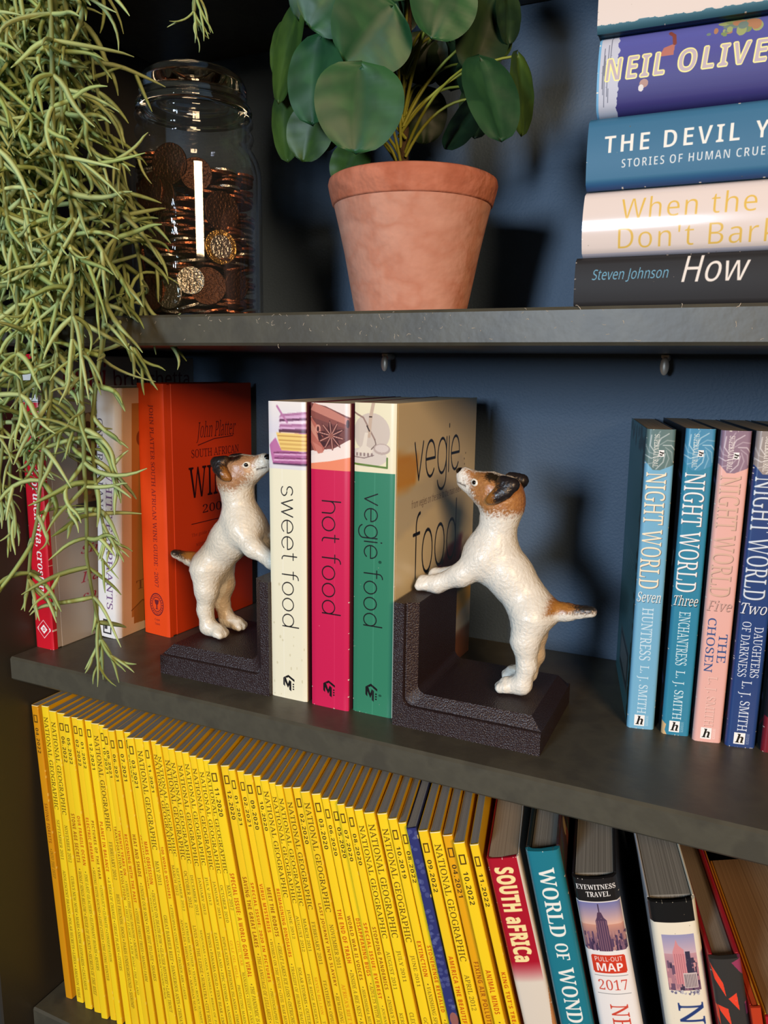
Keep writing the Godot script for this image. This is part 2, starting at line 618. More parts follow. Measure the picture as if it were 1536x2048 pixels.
func food_books() -> void:
	var black := rgb(22, 20, 22)
	var cream := rgb(238, 233, 205)
	# cream cookbook
	var im := page(176, 1160, cream)
	fr(im, 0, 1, 0, 0.215, rgb(225, 222, 224))
	fade(im, 0, 1, 0.0, 0.1, rgb(238, 232, 226), rgb(222, 218, 228))
	var g := RandomNumberGenerator.new()
	g.seed = 4
	for k in 9:
		var y := 0.04 + k * 0.008
		poly(im, [Vector2(0.28 + g.randf() * 0.08, y), Vector2(1, y - 0.012 + g.randf() * 0.01), Vector2(1, y + 0.006), Vector2(0.3, y + 0.011)], [rgb(178, 120, 160), rgb(215, 170, 205), rgb(110, 66, 96), rgb(236, 214, 230)][k % 4])
	line(im, [Vector2(0.25, 0.015), Vector2(0.38, 0.04), Vector2(0.52, 0.065)], 4.0, rgb(186, 120, 165))
	poly(im, [Vector2(0.22, 0.098), Vector2(1, 0.1), Vector2(1, 0.155), Vector2(0.36, 0.157), Vector2(0.28, 0.128)], rgb(240, 205, 120))
	for k in 4: fr(im, 0.26 + k * 0.03, 1, 0.108 + k * 0.013, 0.111 + k * 0.013, rgb(196, 150, 80))
	fr(im, 0.3, 1, 0.092, 0.098, rgb(92, 60, 70))
	poly(im, [Vector2(0.02, 0.14), Vector2(0.2, 0.115), Vector2(0.36, 0.155), Vector2(1, 0.157), Vector2(1, 0.2), Vector2(0.12, 0.2)], rgb(190, 116, 165))
	for k in 7: poly(im, [Vector2(0.1 + g.randf() * 0.1, 0.162 + k * 0.006), Vector2(1, 0.158 + k * 0.006), Vector2(1, 0.161 + k * 0.006), Vector2(0.14, 0.166 + k * 0.006)], [rgb(110, 52, 90), rgb(232, 190, 220), rgb(160, 90, 140)][k % 3])
	fr(im, 0.13, 1, 0.198, 0.202, rgb(80, 50, 80))
	soften(im, 0, 1, 0, 0.212, 4)
	put(im, "sweet food", 0.33, 0.80, 0.27, 0.747, black, "thin")
	house_mark(im, 0.34, 0.66, 0.915, 0.972, black)
	for k in 16: oval(im, g.randf(), 0.55 + g.randf() * 0.45, 0.01 + g.randf() * 0.02, 0.002 + g.randf() * 0.004, Color(0.7, 0.66, 0.5, 0.35))
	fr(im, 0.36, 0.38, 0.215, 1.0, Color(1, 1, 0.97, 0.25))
	wear(im, 11, 0.5)
	var o := {"spine": printed(im, 0.32, 0.5), "front": mat(rgb(92, 42, 66), 0.4), "rear": mat(rgb(200, 190, 176), 0.4), "pages": paper, "th": 0.0007, "r": 0.0007, "bulge": 0.0002}
	var b := book("cookbook", "cream cookbook lettered sweet food, beside the left dog bookend", "book", 0.0268, 0.1935, 0.135, o, "three slim cookbooks between the bookends")
	stand(b, -0.0862, 0, -0.0289, 0.0268, 0.0, 0.0)
	# pink cookbook
	im = page(176, 1160, rgb(206, 32, 82))
	fr(im, 0, 1, 0, 0.21, rgb(238, 222, 214))
	poly(im, [Vector2(0, 0.0), Vector2(0.4, 0.01), Vector2(1, 0.042), Vector2(1, 0.11), Vector2(0.6, 0.14), Vector2(0, 0.15)], rgb(120, 70, 66))
	poly(im, [Vector2(0.1, 0.0), Vector2(0.5, 0.018), Vector2(0.98, 0.047), Vector2(0.98, 0.067), Vector2(0.5, 0.046), Vector2(0, 0.022)], rgb(196, 128, 112))
	poly(im, [Vector2(0, 0.022), Vector2(0.5, 0.046), Vector2(0.98, 0.067), Vector2(0.96, 0.078), Vector2(0.5, 0.062), Vector2(0, 0.044)], rgb(140, 80, 72))
	oval(im, 0.955, 0.062, 0.035, 0.013, rgb(66, 30, 34))
	poly(im, [Vector2(0, 0.042), Vector2(0.24, 0.078), Vector2(0.44, 0.125), Vector2(0.34, 0.15), Vector2(0.1, 0.15), Vector2(0, 0.125)], rgb(182, 104, 90))
	poly(im, [Vector2(0, 0.055), Vector2(0.12, 0.078), Vector2(0.22, 0.12), Vector2(0, 0.085)], rgb(206, 140, 120))
	poly(im, [Vector2(0.17, 0.088), Vector2(0.25, 0.094), Vector2(0.42, 0.124), Vector2(0.35, 0.138), Vector2(0.22, 0.116)], rgb(70, 36, 38))
	oval(im, 0.2, 0.08, 0.07, 0.013, rgb(210, 146, 128)); oval(im, 0.2, 0.081, 0.03, 0.008, rgb(74, 38, 38))
	poly(im, [Vector2(0.04, 0.12), Vector2(0.3, 0.138), Vector2(0.34, 0.156), Vector2(0.22, 0.163)], rgb(200, 124, 108))
	for k in 10:
		var a := TAU * k / 10.0 + 0.2
		var q := Vector2(0.54, 0.1)
		var d := Vector2(cos(a) * 0.36, sin(a) * 0.05)
		var e := Vector2(-sin(a) * 0.07, cos(a) * 0.0105)
		poly(im, [q, q + d * 0.45 + e, q + d * 1.0, q + d * 0.45 - e], rgb(78, 38, 38) if k % 2 else rgb(98, 52, 48))
		line(im, [q + d * 0.1, q + d * 0.85], 1.6, rgb(216, 158, 142))
	oval(im, 0.54, 0.1, 0.05, 0.008, rgb(150, 92, 80))
	poly(im, [Vector2(0, 0.165), Vector2(0.3, 0.155), Vector2(0.75, 0.14), Vector2(1, 0.115), Vector2(1, 0.21), Vector2(0, 0.21)], rgb(244, 226, 216))
	poly(im, [Vector2(0, 0.19), Vector2(0.5, 0.18), Vector2(1, 0.165), Vector2(1, 0.21), Vector2(0, 0.21)], rgb(238, 140, 104))
	soften(im, 0, 1, 0, 0.205, 2)
	fr(im, 0, 1, 0.208, 1, rgb(206, 32, 82))
	put(im, "hot food", 0.29, 0.80, 0.304, 0.678, black, "thin")
	house_mark(im, 0.33, 0.65, 0.905, 0.962, black)
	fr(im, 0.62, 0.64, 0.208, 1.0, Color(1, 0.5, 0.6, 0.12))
	wear(im, 12, 0.6)
	o = {"spine": printed(im, 0.3, 0.5), "front": mat(rgb(96, 40, 62), 0.4), "rear": mat(rgb(120, 50, 70), 0.4), "pages": paper, "th": 0.0007, "r": 0.0007, "bulge": 0.0002}
	b = book("cookbook", "bright pink cookbook lettered hot food, with star anise pictured on its spine", "book", 0.0266, 0.1935, 0.135, o, "three slim cookbooks between the bookends")
	stand(b, -0.0556, 0, -0.0285, 0.0266, 0.0, 0.0)
	# green cookbook
	im = page(176, 1160, rgb(52, 128, 98))
	fr(im, 0, 1, 0, 0.215, rgb(234, 226, 192))
	oval(im, 0.42, 0.09, 0.44, 0.06, rgb(206, 192, 178))
	oval(im, 0.3, 0.165, 0.5, 0.03, rgb(214, 202, 190))
	line(im, [Vector2(0.0, 0.03), Vector2(0.22, 0.045), Vector2(0.5, 0.11)], 3.0, rgb(150, 124, 112))
	line(im, [Vector2(0.46, 0.0), Vector2(0.4, 0.04), Vector2(0.36, 0.1)], 7.0, rgb(196, 172, 150))
	fr(im, 0.36, 0.43, 0.04, 0.044, rgb(70, 52, 44)); line(im, [Vector2(0.31, 0.07), Vector2(0.37, 0.085)], 2.5, rgb(58, 44, 40))
	poly(im, [Vector2(0.26, 0.09), Vector2(0.34, 0.09), Vector2(0.3, 0.13), Vector2(0.46, 0.142), Vector2(0.42, 0.155), Vector2(0.04, 0.15), Vector2(0.2, 0.13)], rgb(226, 214, 196))
	line(im, [Vector2(0.5, 0.11), Vector2(0.53, 0.125), Vector2(0.42, 0.14)], 2.0, rgb(120, 100, 90))
	oval(im, 0.67, 0.138, 0.2, 0.017, rgb(186, 168, 158)); oval(im, 0.67, 0.136, 0.16, 0.012, rgb(214, 200, 190))
	for k in 5: fr(im, 0.05 + k * 0.09, 0.09 + k * 0.09, 0.152, 0.162, rgb(150, 130, 124))
	line(im, [Vector2(0.0, 0.165), Vector2(0.25, 0.168), Vector2(0.48, 0.158)], 1.5, rgb(130, 110, 106))
	line(im, [Vector2(0.0, 0.187), Vector2(0.8, 0.194), Vector2(0.8, 0.165)], 3.5, rgb(96, 126, 56))
	soften(im, 0, 1, 0, 0.21, 2)
	fr(im, 0, 1, 0.212, 1, rgb(52, 128, 98))
	put(im, "vegie food", 0.11, 0.74, 0.274, 0.703, black, "thin")
	house_mark(im, 0.33, 0.63, 0.895, 0.955, black)
	oval(im, 0.66, 0.49, 0.04, 0.005, Color(0.05, 0.2, 0.14, 0.7)); oval(im, 0.7, 0.93, 0.04, 0.004, Color(0.05, 0.2, 0.14, 0.6))
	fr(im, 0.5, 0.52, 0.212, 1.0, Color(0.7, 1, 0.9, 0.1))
	fr(im, 0.985, 1, 0.212, 1.0, rgb(210, 205, 180))
	wear(im, 13, 0.6)
	var cv := page(560, 800, rgb(226, 210, 172))
	poly(cv, [Vector2(0, 0.15), Vector2(0.24, 0.17), Vector2(0.2, 0.27), Vector2(0, 0.27)], rgb(216, 158, 70))
	poly(cv, [Vector2(0, 0.28), Vector2(0.8, 0.2), Vector2(0.92, 0.32), Vector2(0.5, 0.34), Vector2(0, 0.42)], rgb(208, 196, 168))
	poly(cv, [Vector2(0.36, 0.62), Vector2(0.62, 0.54), Vector2(0.7, 0.53), Vector2(1, 0.6), Vector2(1, 0.76), Vector2(0.3, 0.8), Vector2(0.22, 0.72)], rgb(40, 42, 36))
	poly(cv, [Vector2(0.14, 0.62), Vector2(0.3, 0.6), Vector2(0.26, 0.74), Vector2(0.12, 0.76)], rgb(214, 160, 104))
	poly(cv, [Vector2(0.62, 0.53), Vector2(0.84, 0.5), Vector2(0.78, 0.66), Vector2(0.52, 0.68), Vector2(0.54, 0.6)], rgb(138, 36, 36))
	poly(cv, [Vector2(0.40, 0.62), Vector2(0.54, 0.57), Vector2(0.62, 0.72), Vector2(0.40, 0.75)], rgb(150, 32, 40))
	poly(cv, [Vector2(0.28, 0.6), Vector2(0.38, 0.6), Vector2(0.36, 0.72), Vector2(0.26, 0.75)], rgb(84, 100, 70))
	oval(cv, 0.9, 0.56, 0.08, 0.03, rgb(170, 150, 130))
	poly(cv, [Vector2(0.5, 0.74), Vector2(1, 0.7), Vector2(1, 0.88), Vector2(0.55, 0.86)], rgb(226, 176, 88))
	poly(cv, [Vector2(0.5, 0.86), Vector2(1, 0.78), Vector2(1, 0.88), Vector2(0.4, 0.92)], rgb(208, 196, 176))
	poly(cv, [Vector2(0, 0.91), Vector2(1, 0.88), Vector2(1, 1), Vector2(0, 1)], rgb(150, 96, 70))
	soften(cv, 0, 1, 0, 1, 16)
	put(cv, "vegie", 0.18, 0.76, 0.08, 0.31, black, "thin", false)
	put(cv, "from vegies on the side to the main event", 0.16, 0.8, 0.31, 0.345, rgb(120, 100, 84), "sans", false)
	put(cv, "food", 0.18, 0.74, 0.355, 0.58, black, "thin", false)
	for k in 6: oval(cv, 0.83 + g.randf() * 0.03, 0.2 + k * 0.02, 0.004, 0.004, rgb(60, 40, 30))
	o = {"spine": printed(im, 0.3, 0.5), "front": printed(cv, 0.3, 0.5), "rear": mat(rgb(100, 44, 62), 0.4), "pages": paper, "th": 0.0007, "r": 0.0007, "bulge": 0.0002, "fan": -0.03}
	b = book("cookbook", "green cookbook lettered vegie food, cream cover showing, against the right dog bookend", "book", 0.0272, 0.1943, 0.136, o, "three slim cookbooks between the bookends")
	stand(b, -0.0273, 0, -0.0316, 0.0272, 0.0, 0.0)

func left_books() -> void:
	# tall red and grey hardback
	var red := rgb(204, 22, 40)
	var im := page(110, 1300, red)
	fr(im, 0, 1, 0.045, 0.155, rgb(228, 222, 214))
	fr(im, 0, 1, 0.042, 0.046, rgb(90, 20, 24))
	poly(im, [Vector2(0.15, 0.14), Vector2(0.25, 0.1), Vector2(0.5, 0.09), Vector2(0.55, 0.12), Vector2(0.9, 0.115), Vector2(0.85, 0.14)], rgb(40, 38, 38))
	fr(im, 0, 1, 0.15, 0.153, rgb(60, 60, 60))
	put(im, "Panini, bruschetta, crostini", 0.34, 0.8, 0.25, 0.81, rgb(245, 238, 232), "serif_bold", true, 0.12)
	var c := Vector2(0.52, 0.93)
	for q in [[0.4, 0.034, rgb(240, 200, 200)], [0.36, 0.0305, red], [0.2, 0.017, rgb(245, 240, 236)]]:
		poly(im, [c + Vector2(0, -q[1]), c + Vector2(q[0], 0), c + Vector2(0, q[1]), c + Vector2(-q[0], 0)], q[2])
	put(im, "D", 0.46, 0.6, 0.923, 0.937, red, "sans_bold", false)
	put(im, "I", 0.18, 0.24, 0.924, 0.936, rgb(245, 240, 236), "sans_bold", false)
	put(im, "S", 0.8, 0.9, 0.924, 0.936, rgb(245, 240, 236), "sans_bold", false)
	wear(im, 21, 0.8)
	var cv := page(680, 900, rgb(176, 168, 160))
	put(cv, "Panini", 0.08, 0.33, 0.02, 0.115, rgb(176, 26, 40), "serif_bold", false, 0.25)
	put(cv, "bruschetta", 0.37, 0.88, 0.05, 0.11, rgb(110, 30, 34), "sans", false)
	poly(cv, [Vector2(0.15, 0.2), Vector2(0.62, 0.17), Vector2(0.7, 0.53), Vector2(0.13, 0.52)], rgb(120, 92, 66))
	var g := RandomNumberGenerator.new()
	g.seed = 8
	for k in 110: oval(cv, 0.15 + g.randf() * 0.5, 0.2 + g.randf() * 0.3, 0.01 + g.randf() * 0.03, 0.005 + g.randf() * 0.014, [rgb(150, 100, 60), rgb(96, 62, 42), rgb(190, 160, 110), rgb(120, 60, 40), rgb(84, 100, 50)][k % 5])
	fr(cv, 0.12, 0.72, 0.51, 0.54, rgb(60, 52, 48))
	put(cv, "Simply", 0.13, 0.42, 0.66, 0.70, rgb(160, 34, 60), "serif", false, 0.3)
	put(cv, "Italian bread", 0.12, 0.66, 0.755, 0.795, rgb(170, 34, 56), "serif", false, 0.3)
	put(cv, "sandwiches", 0.12, 0.6, 0.825, 0.865, rgb(170, 34, 56), "serif", false, 0.3)
	var o := {"spine": printed(im, 0.35, 0.5), "front": printed(cv, 0.4, 0.5), "rear": mat(red, 0.4), "pages": paper, "th": 0.0022, "over": 0.003, "r": 0.0006, "bulge": 0.0002, "hinge": 0.004, "hingemat": mat(rgb(176, 166, 160), 0.4)}
	var b := book("hardback_book", "tall red-spined grey hardback at the far left, behind the trailing plant", "book", 0.0185, 0.221, 0.19, o)
	stand(b, -0.2975, 0, -0.0245, 0.0185, -0.01, 0.0)
	# white book with brown picture on its cover
	im = page(130, 1000, rgb(240, 237, 232))
	put(im, "WHITE ELEPHANTS", 0.52, 0.8, 0.3, 0.88, rgb(120, 84, 130), "serif", true)
	put(im, "ON A RED LAND", 0.12, 0.4, 0.12, 0.5, rgb(90, 84, 100), "serif", true)
	for q in [[0.35, 0.72, 0.925, 0.985, rgb(40, 40, 44)], [0.4, 0.67, 0.931, 0.979, rgb(240, 237, 232)], [0.42, 0.55, 0.945, 0.965, rgb(60, 60, 66)]]: fr(im, q[0], q[1], q[2], q[3], q[4])
	wear(im, 22, 0.6, rgb(200, 190, 180))
	cv = page(500, 760, rgb(214, 192, 160))
	fr(cv, 0.08, 1, 0.06, 0.93, rgb(176, 122, 60))
	poly(cv, [Vector2(0.1, 0.9), Vector2(0.16, 0.87), Vector2(0.5, 0.93), Vector2(0.6, 0.98), Vector2(0.1, 0.96)], rgb(160, 108, 52))
	line(cv, [Vector2(0.08, 0.9), Vector2(0.18, 0.87), Vector2(0.5, 0.95)], 2.0, rgb(120, 78, 36))
	put(cv, "CAPE", 0.12, 0.6, 0.16, 0.23, rgb(120, 66, 34), "serif", false)
	put(cv, "WINE", 0.16, 0.6, 0.33, 0.375, rgb(120, 66, 34), "serif", false)
	put(cv, "THE CAPE", 0.12, 0.8, 0.78, 0.82, rgb(120, 74, 40), "serif", false)
	o = {"spine": printed(im, 0.35, 0.5), "front": printed(cv, 0.45, 0.4), "rear": mat(rgb(220, 214, 204), 0.4), "pages": paper, "th": 0.001, "r": 0.004, "bulge": 0.0008}
	b = book("paperback_book", "white-spined book with a brown cover picture, left of the orange hardback", "book", 0.0222, 0.1975, 0.13, o)
	stand(b, -0.2752, 0.0013, -0.0635, 0.0222, 0.0, -0.058)
	# orange hardback
	var orange := rgb(226, 72, 20)
	var dark := rgb(104, 26, 40)
	im = page(140, 1000, orange)
	put(im, "JOHN PLATTER SOUTH AFRICAN WINE GUIDE · 2007", 0.42, 0.62, 0.08, 0.8, dark, "serif")
	for q in [[0.27, 0.0475, dark], [0.24, 0.0425, orange], [0.18, 0.0315, dark], [0.16, 0.028, orange]]: oval(im, 0.52, 0.872, q[0], q[1], q[2])
	for k in 22:
		var a := TAU * k / 22
		oval(im, 0.52 + cos(a) * 0.21, 0.872 + sin(a) * 0.037, 0.018, 0.0028, dark)
	poly(im, [Vector2(0.43, 0.853), Vector2(0.61, 0.853), Vector2(0.58, 0.869), Vector2(0.54, 0.874), Vector2(0.54, 0.888), Vector2(0.59, 0.892), Vector2(0.45, 0.892), Vector2(0.5, 0.888), Vector2(0.5, 0.874), Vector2(0.46, 0.869)], dark)
	put(im, "Cape", 0.42, 0.62, 0.931, 0.942, dark, "sans", false)
	put(im, "Town", 0.42, 0.62, 0.948, 0.958, dark, "sans", false)
	cv = page(560, 900, rgb(214, 64, 20))
	put(cv, "John Platter", 0.28, 0.78, 0.15, 0.235, rgb(64, 16, 24), "serif", false, 0.35, -0.3)
	line(cv, [Vector2(0.3, 0.245), Vector2(0.5, 0.225), Vector2(0.74, 0.22)], 1.5, rgb(64, 16, 24))
	put(cv, "SOUTH AFRICAN", 0.22, 0.82, 0.26, 0.295, rgb(84, 20, 22), "serif", false)
	put(cv, "WINES", 0.18, 0.86, 0.325, 0.455, rgb(40, 10, 14), "serif", false)
	put(cv, "2007", 0.34, 0.66, 0.49, 0.525, rgb(50, 14, 18), "serif", false)
	fr(cv, 0.2, 0.82, 0.56, 0.563, rgb(60, 16, 20))
	put(cv, "The guide to cellars, vineyards,", 0.2, 0.8, 0.6, 0.618, rgb(140, 38, 22), "serif", false)
	put(cv, "winemakers and restaurants", 0.25, 0.76, 0.64, 0.658, rgb(140, 38, 22), "serif", false)
	o = {"spine": printed(im, 0.42, 0.4), "front": printed(cv, 0.42, 0.4), "rear": mat(orange, 0.42), "pages": paper, "th": 0.0022, "over": 0.003, "r": 0.0005, "bulge": 0.0002, "hinge": 0.005, "hingemat": mat(orange, 0.42)}
	b = book("hardback_book", "bright orange hardback with dark lettering, behind the left dog", "book", 0.0272, 0.2005, 0.106, o)
	stand(b, -0.2462, 0.0004, -0.0875, 0.0272, deg_to_rad(-4), -0.012)

func night_books() -> void:
	var g := RandomNumberGenerator.new()
	var hd := pages_material(rgb(160, 144, 122), rgb(112, 98, 80), 71)
	var dk := page(200, 320, rgb(30, 34, 40))
	g.seed = 90
	for k in 60:
		var a := Vector2(g.randf(), g.randf())
		line(dk, [a, a + Vector2(g.randf_range(-0.1, 0.1), g.randf_range(-0.12, 0.12))], g.randf_range(1, 5), [rgb(44, 62, 56), rgb(96, 34, 44), rgb(60, 66, 100), rgb(24, 26, 34), rgb(120, 130, 130)][k % 5])
	soften(dk, 0, 1, 0, 1, 2)
	var dkm := printed(dk, 0.4, 0.5)
	var teal := page(300, 480, rgb(54, 102, 112))
	for k in 50: oval(teal, 0.93 + g.randf() * 0.1, k / 50.0, 0.02 + g.randf() * 0.05, 0.012 + g.randf() * 0.012, rgb(26, 44, 34))
	for k in 20: oval(teal, 0.05 + g.randf() * 0.9, 0.02 + g.randf() * 0.06, 0.04, 0.02, rgb(34, 60, 60))
	for k in 14: fr(teal, 0.14, 0.78, 0.45 + k * 0.018, 0.453 + k * 0.018, rgb(86, 122, 128))
	fr(teal, 0.25, 0.85, 0.78, 0.93, rgb(74, 92, 96))
	fr(teal, 0.27, 0.83, 0.79, 0.92, rgb(40, 56, 62))
	for k in 20: fr(teal, 0.3 + k * 0.024, 0.31 + k * 0.024, 0.81, 0.9, rgb(120, 134, 138))
	var rows := [
		["Seven", ["HUNTRESS"], rgb(116, 176, 208), rgb(92, 120, 120), rgb(246, 232, 204), rgb(206, 228, 240), 0.134, -0.0849, 0.0158, 0.1822, "pale blue paperback numbered Seven, its dark teal back cover showing", rgb(240, 240, 236)],
		["Three", ["ENCHANTRESS"], rgb(48, 132, 164), rgb(66, 140, 178), rgb(240, 240, 240), rgb(214, 232, 238), 0.1540, -0.0855, 0.0158, 0.1834, "mid blue paperback numbered Three, torn at its bottom corner", rgb(240, 240, 236)],
		["Five", ["THE", "CHOSEN"], rgb(230, 178, 168), rgb(140, 116, 136), rgb(216, 178, 158), rgb(196, 150, 134), 0.1716, -0.0845, 0.0158, 0.1832, "pale pink paperback numbered Five, between two blue ones", rgb(206, 168, 158)],
		["Two", ["DAUGHTERS", "OF DARKNESS"], rgb(38, 66, 122), rgb(150, 140, 136), rgb(214, 224, 234), rgb(226, 232, 240), 0.1894, -0.0860, 0.0162, 0.1835, "navy paperback numbered Two, right of the pink one", rgb(236, 238, 240)],
		["One", [], rgb(28, 24, 30), rgb(60, 50, 54), rgb(200, 190, 180), rgb(210, 210, 210), 0.2085, -0.0870, 0.016, 0.1835, "black and dark red paperback, cut off by the right edge beside the navy one", rgb(220, 220, 220)],
	]
	for i in rows.size():
		var q: Array = rows[i]
		var base: Color = q[2]
		var im := page(104, 1280, base)
		# a rose, then the lettering
		fr(im, 0, 1, 0, 0.128, q[3])
		for k in 11:
			var a := TAU * k / 11.0
			line(im, [Vector2(0.5 + cos(a) * 0.2, 0.066 + sin(a) * 0.018), Vector2(0.5 + cos(a + 0.7) * 0.4, 0.066 + sin(a + 0.7) * 0.038), Vector2(0.5 + cos(a + 1.2) * 0.55, 0.066 + sin(a + 1.2) * 0.06)], 2.2, Color(q[3]).lerp(Color.WHITE, 0.28 + 0.2 * (k % 2)))
		poly(im, [Vector2(0, 0.1), Vector2(0.35, 0.135), Vector2(1, 0.11), Vector2(1, 0.14), Vector2(0, 0.14)], base)
		soften(im, 0, 1, 0, 0.135, 2)
		put(im, "SUPERNATURAL", 0.27, 0.45, 0.016, 0.12, rgb(240, 236, 226), "serif")
		fr(im, 0.46, 0.64, 0.065, 0.085, rgb(240, 240, 240))
		put(im, "h", 0.48, 0.62, 0.067, 0.083, Color.BLACK, "serif_bold", true, 0.2)
		put(im, "NIGHT WORLD", 0.075, 0.795, 0.136, 0.516, rgb(70, 70, 76) if i != 2 else rgb(120, 96, 90), "serif")
		put(im, "NIGHT WORLD", 0.055, 0.78, 0.135, 0.515, q[4], "serif")
		put(im, q[0], 0.06, 0.92, 0.528, 0.562, rgb(20, 20, 24) if i == 1 else Color(base).darkened(0.4), "serif", false, 0.28)
		put(im, q[0], 0.04, 0.9, 0.526, 0.56, q[11], "serif", false, 0.28)
		var tc: Color = q[5] if i != 2 else rgb(48, 80, 136)
		if q[1].size() == 1:
			put(im, q[1][0], 0.27, 0.68, 0.58, 0.76, tc, "serif")
		elif q[1].size() == 2:
			put(im, q[1][0], 0.56, 0.86, 0.635 if i == 2 else 0.6, 0.73 if i == 2 else 0.765, tc, "serif")
			put(im, q[1][1], 0.14, 0.44, 0.585, 0.765, tc, "serif")
		if i == 2: put(im, "L. J. SMITH", 0.25, 0.67, 0.778, 0.946, rgb(150, 110, 100), "serif")
		put(im, "L. J. SMITH", 0.23, 0.66, 0.777, 0.945, Color(q[5]) if i != 2 else rgb(238, 196, 186), "serif")
		fr(im, 0.25, 0.62, 0.951, 0.989, rgb(242, 242, 240))
		put(im, "h", 0.3, 0.58, 0.955, 0.985, Color.BLACK, "serif_bold", false, 0.22)
		put(im, "HODDER", 0.66, 0.76, 0.952, 0.988, Color(base).lerp(Color.WHITE, 0.6), "serif")
		if i == 1: poly(im, [Vector2(0, 0.955), Vector2(0.14, 0.965), Vector2(0.1, 0.985), Vector2(0.18, 1), Vector2(0, 1)], rgb(216, 180, 130))
		if i == 4: poly(im, [Vector2(0, 0.88), Vector2(0.5, 0.9), Vector2(1, 0.95), Vector2(1, 1), Vector2(0, 1)], rgb(120, 26, 40))
		wear(im, 40 + i, 1.0 if i != 3 else 1.6)
		var o := {"spine": printed(im, 0.35, 0.5), "front": dkm, "rear": printed(teal, 0.35, 0.5) if i == 0 else dkm, "pages": hd, "th": 0.0005, "r": 0.0016, "bulge": 0.0005}
		var b := book("paperback_book", q[10], "book", q[8], q[9], 0.108, o, "novels of one series in a row")
		stand(b, q[6], 0, q[7], q[8], deg_to_rad(12), deg_to_rad([0.3, 0.0, -0.2, -0.2, -0.2][i]))

